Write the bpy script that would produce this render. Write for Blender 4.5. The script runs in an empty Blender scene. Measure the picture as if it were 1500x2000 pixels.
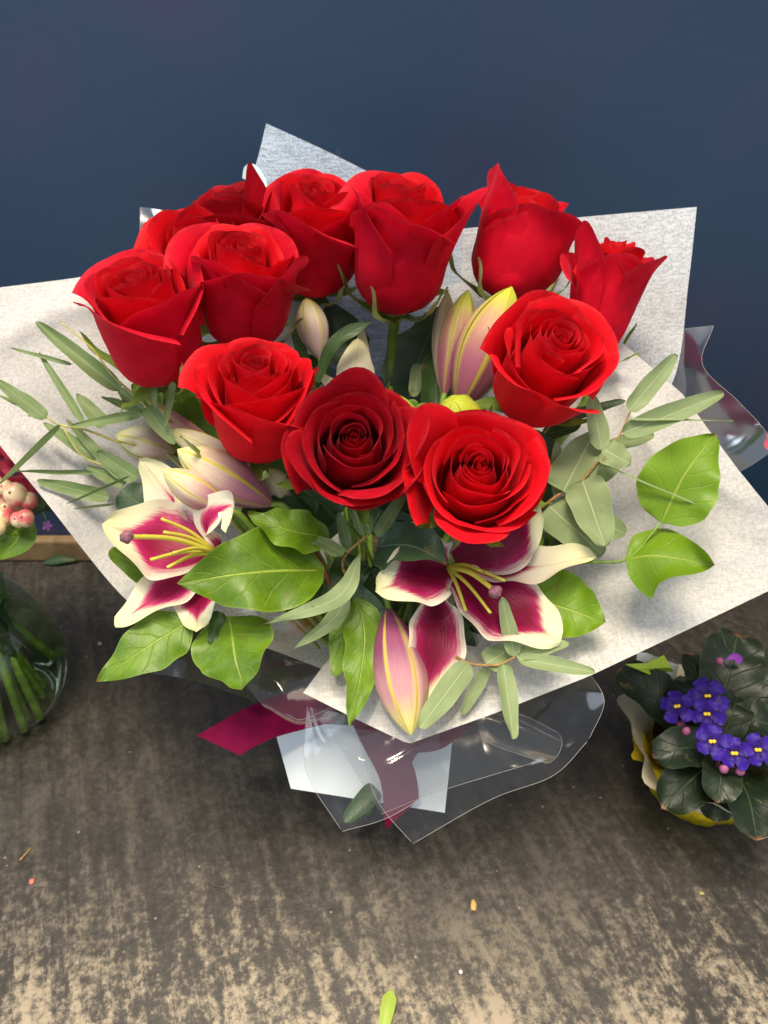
import bpy, math, random
from mathutils import Vector, Matrix, noise as mnoise
R_ = math.radians
sc = bpy.context.scene
COL = sc.collection
rnd = random.Random(7)

# ------------------------------------------------------------------ camera
F = 1455.0                      # focal length in photo pixels (photo 1500 x 2000)
PITCH = R_(38)
CAM = Vector((0, 0, 0.62))
FWD = Vector((0, math.cos(PITCH), -math.sin(PITCH)))
UPV = Vector((0, math.sin(PITCH), math.cos(PITCH)))
RGT = Vector((1, 0, 0))
cd = bpy.data.cameras.new('camera')
cam = bpy.data.objects.new('camera', cd); COL.objects.link(cam)
cam.location = CAM; cam.rotation_euler = (math.pi/2 - PITCH, 0, 0)
cd.sensor_fit = 'VERTICAL'; cd.sensor_height = 36; cd.lens = 36*F/2000
cd.clip_start = .01; cd.clip_end = 50
cd.dof.use_dof = True; cd.dof.focus_distance = .485; cd.dof.aperture_fstop = 9.0
sc.camera = cam

# ------------------------------------------------------------------ light
w = bpy.data.worlds.new('World'); sc.world = w; w.use_nodes = True
w.node_tree.nodes['Background'].inputs['Color'].default_value = (.80, .88, 1.0, 1)
w.node_tree.nodes['Background'].inputs['Strength'].default_value = .56

def lamp(name, loc, target, sx, sy, power, col):
    l = bpy.data.lights.new(name, 'AREA'); l.shape = 'RECTANGLE'; l.size = sx; l.size_y = sy
    l.energy = power; l.color = col
    o = bpy.data.objects.new(name, l); COL.objects.link(o); o.location = loc
    o.rotation_euler = (Vector(target) - Vector(loc)).to_track_quat('-Z', 'Y').to_euler()
    return o
lamp('ceiling_lamp', (-.10, .10, 2.3), (0, .36, .2), .80, .60, 58, (1, .86, .66))
lamp('shop_lamp', (1.3, -.6, 2.2), (0, .4, .3), .9, .5, 6, (1, .88, .70))
lamp('cool_fill', (-1.9, -.3, 1.5), (0, .5, .3), 1.0, 1.2, 14, (.78, .88, 1))  # bluish fill added out of view at left, lifting the shaded sides

sl = bpy.data.lights.new('downlight', 'SPOT'); sl.energy = 85; sl.color = (1, .85, .64); sl.spot_size = R_(34); sl.spot_blend = 1.; sl.shadow_soft_size = .06
so = bpy.data.objects.new('downlight', sl); COL.objects.link(so); so.location = (-.15, -.35, 1.75)
so.rotation_euler = (Vector((-.05, .02, 0))-so.location).to_track_quat('-Z', 'Y').to_euler()
sc.view_settings.view_transform = 'Standard'; sc.view_settings.look = 'None'
sc.view_settings.exposure = .22; sc.view_settings.gamma = 1
sc.cycles.transparent_max_bounces = 24; sc.cycles.max_bounces = 10
sc.cycles.sample_clamp_indirect = 6

# ------------------------------------------------------------------ helpers
def P(px, py, d): return CAM + d*(FWD + (px-750)/F*RGT + (1000-py)/F*UPV)
def Q(px, py, z):
    r = FWD + (px-750)/F*RGT + (1000-py)/F*UPV
    return CAM + r*((z-CAM.z)/r.z)
def D(p): return (p - CAM).dot(FWD)
TIE = P(740, 1350, .60)

def sm(a, b, x):
    t = min(1, max(0, (x-a)/(b-a))); return t*t*(3-2*t)
def nz(x, y, z): return mnoise.noise(Vector((x, y, z)))

def tag(o, label, cat, group=None, kind=None):
    if label: o['label'] = label
    if cat: o['category'] = cat
    if group: o['group'] = group
    if kind: o['kind'] = kind
    return o
def thing(name, label, cat, loc, group=None):
    o = bpy.data.objects.new(name, None); o.empty_display_size = .01
    COL.objects.link(o); o.location = loc
    return tag(o, label, cat, group)
def wloc(o):
    v = Vector((0, 0, 0))
    while o: v = v + o.location; o = o.parent
    return v
def mk(name, vs, fs, mat, parent=None, uvs=None, smooth=True, loc=None):
    me = bpy.data.meshes.new(name)
    off = wloc(parent) if parent else (Vector(loc) if loc else Vector((0, 0, 0)))
    me.from_pydata([tuple(Vector(v) - off) for v in vs], [], fs)
    if uvs:
        uvl = me.uv_layers.new(name='UVMap').data
        for i, l in enumerate(me.loops): uvl[i].uv = uvs[l.vertex_index]
    if smooth:
        for p in me.polygons: p.use_smooth = True
    me.materials.append(mat)
    o = bpy.data.objects.new(name, me); COL.objects.link(o)
    if parent: o.parent = parent
    else: o.location = off
    return o
def gridfaces(nu, nv, wrap=False):
    fs = []
    for j in range(nv-1):
        for i in range(nu if wrap else nu-1):
            a = j*nu+i; b = j*nu+(i+1) % nu
            fs.append((a, b, b+nu, a+nu))
    return fs
def crom(pts, t):
    n = len(pts)-1
    x = min(max(t, 0), 1)*n; i = min(int(x), n-1); f = x-i
    p1, p2 = pts[i], pts[i+1]
    p0 = pts[i-1] if i > 0 else p1*2-p2
    p3 = pts[i+2] if i+2 <= n else p2*2-p1
    return .5*((2*p1) + (p2-p0)*f + (2*p0-5*p1+4*p2-p3)*f*f + (3*p1-p0-3*p2+p3)*f**3)
def tube_geo(pts, r0, r1, ns=14, nr=8, vs=None, fs=None):
    vs = [] if vs is None else vs; fs = [] if fs is None else fs
    b = len(vs); ref = None
    for j in range(ns+1):
        t = j/ns; c = crom(pts, t)
        T = (crom(pts, min(1, t+.01))-crom(pts, max(0, t-.01))).normalized()
        if ref is None: ref = Vector((0, 0, 1)) if abs(T.z) < .9 else Vector((1, 0, 0))
        S = T.cross(ref).normalized(); N = S.cross(T)
        ref = N
        r = r0+(r1-r0)*t
        for k in range(nr):
            a = 2*math.pi*k/nr
            vs.append(c + r*(math.cos(a)*S + math.sin(a)*N))
    for f in gridfaces(nr, ns+1, True): fs.append(tuple(b+i for i in f))
    fs.append(tuple(b+nr-1-k for k in range(nr))); fs.append(tuple(b+ns*nr+k for k in range(nr)))
    return vs, fs
def tube(name, pts, r0, r1, mat, parent=None, ns=14, nr=8):
    vs, fs = tube_geo(pts, r0, r1, ns, nr)
    return mk(name, vs, fs, mat, parent)
def ball_geo(c, r, nu=12, nv=8, sx=1, sy=1, sz=1, vs=None, fs=None, lump=0, seed=0):
    vs = [] if vs is None else vs; fs = [] if fs is None else fs
    b = len(vs)
    for j in range(nv+1):
        ph = math.pi*j/nv
        for i in range(nu):
            th = 2*math.pi*i/nu
            d = Vector((math.sin(ph)*math.cos(th)*sx, math.sin(ph)*math.sin(th)*sy, math.cos(ph)*sz))
            k = 1+lump*nz(d.x*2+seed, d.y*2, d.z*2)
            vs.append(c+d*r*k)
    for f in gridfaces(nu, nv+1, True): fs.append(tuple(b+i for i in f))
    return vs, fs
def ball(name, c, r, mat, parent, **k):
    vs, fs = ball_geo(c, r, **k); return mk(name, vs, fs, mat, parent)

# ------------------------------------------------------------------ material helper
class G:
    def __init__(s, name):
        s.m = bpy.data.materials.new(name); s.m.use_nodes = True
        s.t = s.m.node_tree; s.t.nodes.clear()
        s.tc = s.t.nodes.new('ShaderNodeTexCoord')
        s.UV = s.tc.outputs['UV']; s.OB = s.tc.outputs['Object']
    def set(s, sock, v):
        if isinstance(v, bpy.types.NodeSocket): s.t.links.new(v, sock)
        elif isinstance(v, (tuple, list)) and len(v) == 3 and sock.type == 'RGBA': sock.default_value = (*v, 1)
        else: sock.default_value = v
    def math(s, op, a, b=None, c=None, clamp=False):
        n = s.t.nodes.new('ShaderNodeMath'); n.operation = op; n.use_clamp = clamp
        for i, v in enumerate((a, b, c)):
            if v is not None: s.set(n.inputs[i], v)
        return n.outputs[0]
    def mul(s, a, b): return s.math('MULTIPLY', a, b)
    def add(s, a, b): return s.math('ADD', a, b)
    def sub(s, a, b): return s.math('SUBTRACT', a, b)
    def sstep(s, x, a, b):
        n = s.t.nodes.new('ShaderNodeMapRange'); n.interpolation_type = 'SMOOTHSTEP'
        s.set(n.inputs['Value'], x); s.set(n.inputs['From Min'], a); s.set(n.inputs['From Max'], b)
        return n.outputs[0]
    def uv(s):
        n = s.t.nodes.new('ShaderNodeSeparateXYZ'); s.t.links.new(s.UV, n.inputs[0])
        u = s.math('ABSOLUTE', s.sub(s.mul(n.outputs[0], 2), 1))
        return n.outputs[0], n.outputs[1], u
    def xyz(s, x, y, z=0.):
        n = s.t.nodes.new('ShaderNodeCombineXYZ')
        s.set(n.inputs[0], x); s.set(n.inputs[1], y); s.set(n.inputs[2], z); return n.outputs[0]
    def map(s, vec, scale=(1, 1, 1), rot=(0, 0, 0), loc=(0, 0, 0)):
        n = s.t.nodes.new('ShaderNodeMapping'); s.t.links.new(vec, n.inputs[0])
        n.inputs['Scale'].default_value = scale; n.inputs['Rotation'].default_value = rot
        n.inputs['Location'].default_value = loc; return n.outputs[0]
    def noise(s, vec, scale, detail=4, rough=.6, dist=0):
        n = s.t.nodes.new('ShaderNodeTexNoise'); s.t.links.new(vec, n.inputs['Vector'])
        n.inputs['Scale'].default_value = scale; n.inputs['Detail'].default_value = detail
        n.inputs['Roughness'].default_value = rough; n.inputs['Distortion'].default_value = dist
        return n.outputs['Fac']
    def voro(s, vec, scale, feature='F1'):
        n = s.t.nodes.new('ShaderNodeTexVoronoi'); n.feature = feature
        s.t.links.new(vec, n.inputs['Vector']); n.inputs['Scale'].default_value = scale
        return n.outputs['Distance']
    def mix(s, f, a, b, mode='MIX'):
        n = s.t.nodes.new('ShaderNodeMix'); n.data_type = 'RGBA'; n.blend_type = mode
        s.set(n.inputs[0], f); s.set(n.inputs[6], a); s.set(n.inputs[7], b); return n.outputs[2]
    def bump(s, h, strength=.3, dist=.001):
        n = s.t.nodes.new('ShaderNodeBump'); s.set(n.inputs['Height'], h)
        n.inputs['Strength'].default_value = strength; n.inputs['Distance'].default_value = dist
        return n.outputs[0]
    def pr(s, col, rough=.5, normal=None, spec=.5, **kw):
        n = s.t.nodes.new('ShaderNodeBsdfPrincipled')
        s.set(n.inputs['Base Color'], col); s.set(n.inputs['Roughness'], rough)
        s.set(n.inputs['Specular IOR Level'], spec)
        if normal is not None: s.t.links.new(normal, n.inputs['Normal'])
        for k, v in kw.items(): s.set(n.inputs[k.replace('_', ' ')], v)
        return n.outputs[0]
    def sh(s, typ, **kw):
        n = s.t.nodes.new(typ)
        for k, v in kw.items(): s.set(n.inputs[k], v)
        return n.outputs[0]
    def mixs(s, f, a, b):
        n = s.t.nodes.new('ShaderNodeMixShader'); s.set(n.inputs[0], f)
        s.t.links.new(a, n.inputs[1]); s.t.links.new(b, n.inputs[2]); return n.outputs[0]
    def out(s, shader, disp=None):
        o = s.t.nodes.new('ShaderNodeOutputMaterial'); s.t.links.new(shader, o.inputs[0]); return s.m
    def backface(s):
        return s.t.nodes.new('ShaderNodeNewGeometry').outputs['Backfacing']
    def rand(s): return s.t.nodes.new('ShaderNodeObjectInfo').outputs['Random']

def m_simple(name, col, rough=.5, spec=.4, trans=0, nscale=0, namt=.15, **kw):
    g = G(name); c = col
    if nscale:
        n = g.noise(g.OB, nscale, 4)
        c = g.mix(g.sstep(n, .3, .7), tuple(x*(1-namt) for x in col), tuple(min(1, x*(1+namt)) for x in col))
    s = g.pr(c, rough, spec=spec, **kw)
    if trans: s = g.mixs(trans, s, g.sh('ShaderNodeBsdfTranslucent', Color=c))
    return g.out(s)

def m_rose(name, inner, outer, edge, sheen=.10):
    g = G(name); uu, v, u = g.uv()
    st = g.noise(g.xyz(g.mul(uu, 26.), g.mul(v, 2.2), g.mul(g.rand(), 9.)), 1., 4, .6)
    bl = g.noise(g.OB, 60, 3)
    c = g.mix(g.sstep(bl, .3, .75), inner, outer)
    c = g.mix(g.mul(g.sstep(g.add(v, g.mul(u, .04)), .965, 1.02), .55), c, edge)
    br = g.mul(g.sstep(g.add(v, g.mul(g.noise(g.OB, 110, 3), .22)), 1.06, 1.14), .55)
    c = g.mix(br, c, tuple(x*.45 for x in inner))
    c = g.mix(g.mul(g.sstep(st, .55, .8), .20), c, tuple(x*.62 for x in inner))
    h = g.add(g.mul(st, .9), g.mul(g.noise(g.OB, 900, 2), .25))
    s = g.pr(c, .62, g.bump(h, .30, .0007), .13, Sheen_Weight=sheen, Sheen_Roughness=.4, Sheen_Tint=(1, .15, .25))
    s = g.mixs(.22, s, g.sh('ShaderNodeBsdfTranslucent', Color=c))
    return g.out(s)
M_RED = m_rose('red_petal', (.68, .004, .012), (.80, .006, .017), (.88, .04, .05))
M_DARK = m_rose('dark_red_petal', (.36, .002, .010), (.47, .004, .015), (.62, .03, .04))
M_SIDE = m_rose('crimson_petal', (.55, .002, .018), (.69, .004, .025), (.82, .03, .05), .22)

def m_lily(name, vend, vstart=.45, ew=.86, m1=(.58, .03, .17), m2=(.26, .001, .045)):
    g = G(name); uu, v, u = g.uv()
    st = g.noise(g.xyz(g.mul(uu, 34.), g.mul(v, 5.), g.mul(g.rand(), 7.)), 1., 4, .65)
    e = g.mul(g.sub(1., g.sstep(v, vstart, vend)), ew)
    d = g.add(g.sub(e, u), g.mul(g.sub(st, .5), .50))
    mk_ = g.sstep(d, -.10, .26)
    dk = g.sstep(d, .05, .65)
    mag = g.mix(dk, m1, m2)
    mag = g.mix(g.mul(g.sstep(st, .5, .75), .3), mag, (.55, .01, .10))
    spots = g.sub(1., g.sstep(g.voro(g.xyz(g.mul(uu, 12.), g.mul(v, 22.)), 1.), .13, .24))
    spots = g.mul(spots, g.mul(g.sub(1., g.sstep(v, .3, .62)), .75))
    mag = g.mix(spots, mag, (.09, .0, .015))
    wh = g.mix(g.sstep(v, .55, 1.0), (.82, .77, .62), (.80, .80, .46))
    wh = g.mix(g.mul(g.sub(1., g.sstep(u, .0, .10)), .35), wh, (.72, .72, .30))
    wh = g.mix(g.mul(g.sstep(st, .45, .8), .18), wh, (.72, .60, .50))
    c = g.mix(mk_, wh, mag)
    c = g.mix(g.mul(g.backface(), .62), c, (.80, .74, .66))
    h = g.add(st, g.mul(spots, 2.))
    s = g.pr(c, .42, g.bump(h, .45, .0008), .35)
    s = g.mixs(.25, s, g.sh('ShaderNodeBsdfTranslucent', Color=c))
    return g.out(s)
M_LILY = m_lily('lily_petal', .93, .55)
M_LILY2 = m_lily('lily_petal_pale', .80, .28, .66, (.66, .03, .18), (.34, .002, .06))
M_LILYD2 = m_lily('lily_petal_half', .66, .30, .80, (.42, .012, .11), (.17, .0, .030))
M_LILYW = m_lily('lily_petal_white', .30, .0, .3)
M_LILYM = m_lily('lily_petal_magenta', .95, .6, .97, (.42, .012, .11), (.17, .0, .030))
M_LILYD = m_lily('lily_petal_deep', .93, .55, .88, (.42, .012, .11), (.17, .0, .030))

def m_bud(name, base, mid, tip, rib):
    g = G(name); uu, v, u = g.uv()
    st = g.noise(g.xyz(g.mul(uu, 40.), g.mul(v, 3.), g.mul(g.rand(), 7.)), 1., 4, .65)
    vv = g.add(v, g.mul(g.sub(st, .5), .22))
    c = g.mix(g.sstep(vv, .30, .70), base, mid)
    c = g.mix(g.sstep(vv, .66, .97), c, tip)
    c = g.mix(g.mul(g.sstep(u, .72, 1.0), .45), c, tip)
    c = g.mix(g.mul(g.sub(1., g.sstep(u, .03, .12)), .85), c, rib)
    c = g.mix(g.mul(g.sstep(st, .48, .72), .42), c, tuple(x*.62 for x in base))
    s = g.pr(c, .45, g.bump(st, .55, .0009), .35)
    s = g.mixs(.15, s, g.sh('ShaderNodeBsdfTranslucent', Color=c))
    return g.out(s)
M_BUDP = m_bud('pink_bud', (.36, .11, .16), (.52, .30, .17), (.56, .66, .06), (.46, .44, .03))
M_BUDF = m_bud('rosy_bud', (.26, .06, .14), (.60, .30, .32), (.82, .76, .26), (.62, .50, .06))
M_BUDG = m_bud('green_bud', (.26, .34, .03), (.42, .52, .05), (.56, .64, .05), (.26, .36, .015))
M_BUDC = m_bud('cream_bud', (.46, .18, .26), (.74, .60, .44), (.82, .78, .36), (.62, .56, .01))
M_BUDW = m_bud('pale_bud', (.62, .46, .44), (.74, .68, .48), (.72, .70, .30), (.55, .52, .10))

def m_leaf(name, a, b, vein, back, rough=.4, nside=7., trans=.2, spec=.45, vs=.5, bs=.5):
    g = G(name); uu, v, u = g.uv()
    # side veins: curve forward with distance from the midrib
    ph = g.sub(g.mul(v, nside), g.mul(g.math('POWER', u, .8), 1.5))
    ph = g.add(ph, g.mul(g.math('GREATER_THAN', uu, .5), .45))
    ph = g.add(ph, g.mul(g.noise(g.xyz(g.mul(uu, 3.), g.mul(v, 3.), g.mul(g.rand(), 9.)), 1., 2), .5))
    fr = g.math('ABSOLUTE', g.sub(g.math('FRACT', ph), .5))
    side = g.mul(g.sub(1., g.sstep(fr, .0, .06)), g.sub(1., g.sstep(u, .75, .98)))
    net = g.sub(1., g.sstep(g.voro(g.xyz(g.mul(uu, 11.), g.mul(v, 20.), g.mul(g.rand(), 9.)), 1., 'DISTANCE_TO_EDGE'), .0, .09))
    mid = g.sub(1., g.sstep(u, .012, .05))
    n = g.noise(g.OB, 45, 4)
    c = g.mix(g.sstep(n, .3, .7), a, b)
    c = g.mix(g.mul(g.rand(), .75), c, a)
    c = g.mix(g.mul(net, .10*vs), c, vein)
    c = g.mix(g.mul(side, .34*vs), c, vein)
    c = g.mix(g.mul(mid, .9), c, vein)
    c = g.mix(g.mul(g.sstep(u, .93, 1.), .35), c, vein)
    bl = g.mul(g.sstep(g.noise(g.OB, 85, 3, .5), .66, .72), .55)
    c = g.mix(bl, c, (.13, .10, .03))
    c = g.mix(g.mul(g.sstep(g.add(v, g.mul(g.noise(g.OB, 90, 2), .1)), 1.01, 1.05), .7), c, (.34, .13, .06))
    c = g.mix(g.mul(g.backface(), .7), c, back)
    h = g.sub(g.mul(g.noise(g.OB, 200, 3), .30), g.add(g.mul(side, .55), g.add(g.mul(mid, .8), g.mul(net, .06))))
    s = g.pr(c, rough, g.bump(h, bs, .0008), spec)
    s = g.mixs(trans, s, g.sh('ShaderNodeBsdfTranslucent', Color=g.mix(.5, c, (.32, .46, .02))))
    return g.out(s)
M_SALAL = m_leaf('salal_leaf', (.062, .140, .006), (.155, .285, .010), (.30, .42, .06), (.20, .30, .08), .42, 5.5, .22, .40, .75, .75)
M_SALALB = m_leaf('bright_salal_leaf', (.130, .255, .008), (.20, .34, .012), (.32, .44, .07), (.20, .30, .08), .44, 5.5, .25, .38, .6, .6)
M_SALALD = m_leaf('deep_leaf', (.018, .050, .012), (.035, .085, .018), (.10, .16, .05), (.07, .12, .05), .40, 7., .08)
M_ROSELEAF = m_leaf('rose_leaf', (.022, .052, .026), (.038, .080, .036), (.10, .15, .08), (.09, .13, .08), .5, 8., .08)
M_EUC = m_leaf('eucalyptus_leaf', (.205, .275, .125), (.275, .345, .170), (.45, .50, .26), (.22, .29, .15), .55, 12., .16, .3, .35, .3)
M_EUCD = m_leaf('willow_leaf', (.125, .190, .070), (.185, .255, .100), (.36, .42, .19), (.18, .25, .11), .5, 12., .15, .3, .3, .3)
M_SEPAL = m_leaf('sepal_green', (.14, .23, .035), (.22, .32, .06), (.30, .40, .12), (.42, .50, .22), .5, 6., .2, .3, .2, .3)
M_VIOLEAF = m_leaf('violet_leaf', (.007, .016, .007), (.018, .030, .013), (.055, .08, .04), (.09, .10, .06), .40, 5., .05, .4, .7, .8)
M_STEM = m_simple('green_stem', (.15, .25, .03), .45, .4, nscale=120, namt=.3)
M_TWIG = m_simple('tan_twig', (.34, .20, .07), .6, .3, nscale=200, namt=.3)
M_TWIGY = m_simple('yellow_twig', (.42, .38, .11), .6, .3, nscale=200, namt=.25)
M_FIL = m_simple('filament_yellow', (.66, .60, .08), .45, .4, .2)
M_STIG = m_simple('stigma_mauve', (.24, .10, .13), .6, .3, nscale=600, namt=.4)

def m_paper(name, col, tr, warm, thin=.16):
    g = G(name)
    f1 = g.noise(g.map(g.OB, (70, 620, 620), (.3, .5, .4)), 1., 5, .7)
    f2 = g.noise(g.map(g.OB, (620, 110, 620), (.8, .2, 1.1)), 1., 5, .7)
    fib = g.add(g.mul(f1, .5), g.mul(f2, .5))
    cl = g.noise(g.OB, 38, 4)
    c = g.mix(g.sstep(fib, .38, .62), tuple(x*.88 for x in col), col)
    c = g.mix(g.mul(g.sstep(cl, .4, .7), .16), c, warm)
    sp = g.noise(g.OB, 820, 2, .5)
    pat = g.noise(g.OB, 22, 3)
    spk = g.mul(g.sub(1., g.sstep(sp, .24, .31)), g.sstep(pat, .40, .6))
    c = g.mix(g.mul(spk, .7), c, (.16, .14, .11))
    s = g.pr(c, .75, g.bump(g.add(fib, g.mul(cl, .4)), .45, .0008), .2)
    s = g.mixs(tr, s, g.sh('ShaderNodeBsdfTranslucent', Color=c))
    th = g.mul(g.sub(1., g.sstep(fib, .40, .58)), thin)
    s = g.mixs(th, s, g.sh('ShaderNodeBsdfTransparent'))
    return g.out(s)
M_PAPER = m_paper('tissue_paper', (.84, .84, .83), .35, (.82, .79, .70))
M_PAPERB = m_paper('thin_tissue', (.64, .76, .92), .40, (.60, .72, .88), .45)  # white tissue coloured blue, painting in the wall behind and weaker light
M_PAPERC = m_paper('tissue_paper_cool', (.76, .80, .86), .38, (.72, .76, .82), .30)  # same white tissue, its cooler light put into the colour

def m_cello(name, haze=.05, gb=.03, rough=.10):
    g = G(name)
    lw = g.t.nodes.new('ShaderNodeLayerWeight'); lw.inputs[0].default_value = .35
    wv = g.noise(g.map(g.OB, (38, 16, 22), (.4, .9, .2)), 1., 2, .5)
    gl = g.sh('ShaderNodeBsdfGlossy', Color=(1, 1, 1), Roughness=rough, Normal=g.bump(wv, .5, .0016))
    tr = g.sh('ShaderNodeBsdfTransparent', Color=(.95, .955, .955))
    df = g.sh('ShaderNodeBsdfTranslucent', Color=(.85, .87, .88))
    s = g.mixs(haze, tr, df)
    f = g.math('MINIMUM', g.add(g.mul(lw.outputs['Fresnel'], .42), gb), .26+gb)
    return g.out(g.mixs(f, s, gl))
M_CELLO = m_cello('cellophane', .055, .03, .12)
M_CELLOS = m_cello('silvery_cellophane', .10, .22, .14)
M_CEDGE = m_simple('cellophane_edge', (.30, .30, .28), .25, .5)
M_RIBBON = m_simple('maroon_ribbon', (.115, .001, .028), .75, .08, nscale=90, namt=.15)
M_CARD = m_simple('white_card', (.60, .66, .70), .55, .3)

# ------------------------------------------------------------------ setting
def m_wall():
    g = G('navy_paint')
    n = g.noise(g.OB, 2.2, 2); n2 = g.noise(g.map(g.OB, (1, 1, 1), (0, 0, 0), (5, 3, 1)), 3.1, 2)
    c = g.mix(g.sstep(n, .35, .7), (.013, .038, .080), (.018, .044, .090))
    c = g.mix(g.mul(g.sstep(n2, .42, .7), .8), c, (.046, .035, .086))  # purple patches paint soft room reflections into the wall colour
    v = g.voro(g.map(g.OB, (9, 9, 6)), 1.)
    chip = g.mul(g.sub(1., g.sstep(v, .025, .045)), g.sstep(g.noise(g.OB, 7, 2), .50, .56))
    c = g.mix(g.mul(chip, .7), c, (.25, .28, .32))
    v2 = g.voro(g.map(g.OB, (23, 23, 13), (0, 0, 0), (3, 1, 2)), 1.)
    c = g.mix(g.mul(g.sub(1., g.sstep(v2, .03, .06)), g.mul(g.sstep(g.noise(g.OB, 5, 2), .5, .6), .5)), c, (.20, .23, .28))
    h = g.add(g.mul(g.noise(g.OB, 170, 4), .7), g.mul(g.noise(g.OB, 24, 3), .8))
    return g.out(g.pr(c, g.add(.36, g.mul(n, .12)), g.bump(h, .13, .002), .40))
def m_shelf():
    g = G('worn_shelf')
    rot = R_(-20)
    wp = g.mul(g.sub(g.noise(g.OB, 9, 3), .5), .02)
    base = g.map(g.OB, (1, 1, 1), (0, 0, rot))
    st = g.noise(g.map(base, (95, 11, 95)), 1., 5, .62, .5)
    st2 = g.noise(g.map(base, (36, 3.5, 36)), 1., 4, .6, .4)
    bl = g.noise(g.OB, 17, 6, .72, .3)
    fine = g.noise(g.OB, 150, 5, .75)
    big = g.noise(g.map(g.OB, (1, 1, 1), (0, 0, 0), (.37, .1, 0)), 4.5, 3)
    mott = g.noise(g.map(base, (62, 34, 60)), 1., 6, .74, .6)
    k = g.add(g.add(g.mul(st, .22), g.mul(st2, .14)), g.add(g.mul(bl, .22), g.add(g.mul(fine, .34), g.mul(mott, .22))))
    k = g.add(g.sub(k, .07), g.mul(g.sub(big, .5), .16))
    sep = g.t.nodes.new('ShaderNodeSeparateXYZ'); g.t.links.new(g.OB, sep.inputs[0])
    lit_wear = g.sstep(g.add(sep.outputs[1], g.mul(g.sub(big, .5), .2)), .34, .14)       # tan wear strengthened toward the front, painting the light pool and darker back
    k = g.add(k, g.mul(lit_wear, .042))
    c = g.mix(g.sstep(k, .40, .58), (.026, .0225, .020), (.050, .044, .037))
    c = g.mix(g.mul(g.sstep(k, .490, .605), g.add(.05, g.mul(lit_wear, .78))), c, (.46, .38, .27))
    vn = g.t.nodes.new('ShaderNodeTexVoronoi'); vn.feature = 'DISTANCE_TO_EDGE'
    dv = g.t.nodes.new('ShaderNodeVectorMath'); dv.operation = 'ADD'
    nc = g.t.nodes.new('ShaderNodeTexNoise'); nc.inputs['Scale'].default_value = 22; g.t.links.new(g.OB, nc.inputs['Vector'])
    nv2 = g.t.nodes.new('ShaderNodeVectorMath'); nv2.operation = 'SCALE'; nv2.inputs['Scale'].default_value = .06
    g.t.links.new(nc.outputs['Color'], nv2.inputs[0]); g.t.links.new(g.OB, dv.inputs[0]); g.t.links.new(nv2.outputs[0], dv.inputs[1])
    g.t.links.new(dv.outputs[0], vn.inputs['Vector']); vn.inputs['Scale'].default_value = 5.2
    crack = g.mul(g.sub(1., g.sstep(vn.outputs['Distance'], .001, .006)), g.sstep(g.noise(g.OB, 8, 2), .60, .66))
    c = g.mix(g.mul(crack, .7), c, (.02, .017, .014))
    dots = g.sub(1., g.sstep(g.voro(g.OB, 46), .03, .06))
    c = g.mix(g.mul(dots, .5), c, (.40, .34, .25))
    h = g.sub(g.add(g.mul(k, 1.), g.mul(fine, .5)), crack)
    return g.out(g.pr(c, g.add(.38, g.mul(g.sstep(k, .42, .62), .28)), g.bump(h, .4, .0012), .45))
WY = .706
def box_geo(x0, x1, y0, y1, z0, z1):
    vs = [Vector((x, y, z)) for z in (z0, z1) for y in (y0, y1) for x in (x0, x1)]
    return vs, [(0, 2, 3, 1), (4, 5, 7, 6), (0, 1, 5, 4), (2, 6, 7, 3), (0, 4, 6, 2), (1, 3, 7, 5)]
o = mk('wall', *box_geo(-1.6, 1.6, WY, WY+.08, -.2, 1.6), m_wall(), smooth=False); tag(o, None, None, kind='structure')
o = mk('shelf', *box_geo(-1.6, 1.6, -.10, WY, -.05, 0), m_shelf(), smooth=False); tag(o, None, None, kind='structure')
M_BATTEN = m_simple('tan_wood', (.20, .13, .062), .55, .3, nscale=26, namt=.4)
o = mk('skirting_board', *box_geo(-1.6, 1.6, WY-.014, WY-.0005, .001, .034), M_BATTEN, smooth=False); tag(o, None, None, kind='structure')
bv = o.modifiers.new('bevel', 'BEVEL'); bv.width = .003; bv.segments = 2

# ------------------------------------------------------------------ blades: leaves, lily tepals, sepals
PROF = {
 'euc':   lambda t: max(0, math.sin(math.pi*max(t, 0)**.88))**1.05,
 'willow': lambda t: max(0, math.sin(math.pi*max(t, 0)**.80))**1.2,
 'ovate': lambda t: max(0, math.sin(math.pi*max(t, 0)**.70))**.92,
 'round': lambda t: 1.30*(max(t, 0)**.38)*(max(1-t, 0)**.38),
 'broad': lambda t: max(0, math.sin(math.pi*max(t, 0)**.66))**.74,
 'lily':  lambda t: (.22+.78*sm(0, .42, t))*min(1, 1.42*max(1-t, 0)**.62),
 'lilyw': lambda t: (.34+.66*sm(0, .42, t))*min(1, 1.6*max(1-t, 0)**.55),
 'strap': lambda t: min(1, (.7+.6*t))*min(1, 3.0*max(1-t, 0)**.8),
 'sepal': lambda t: (1-.15*t)*max(1-t, 0)**.75*1.0,
 'obov':  lambda t: 1.75*(max(t, 0)**1.05)*(max(1-t, 0)**.42),
}
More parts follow.
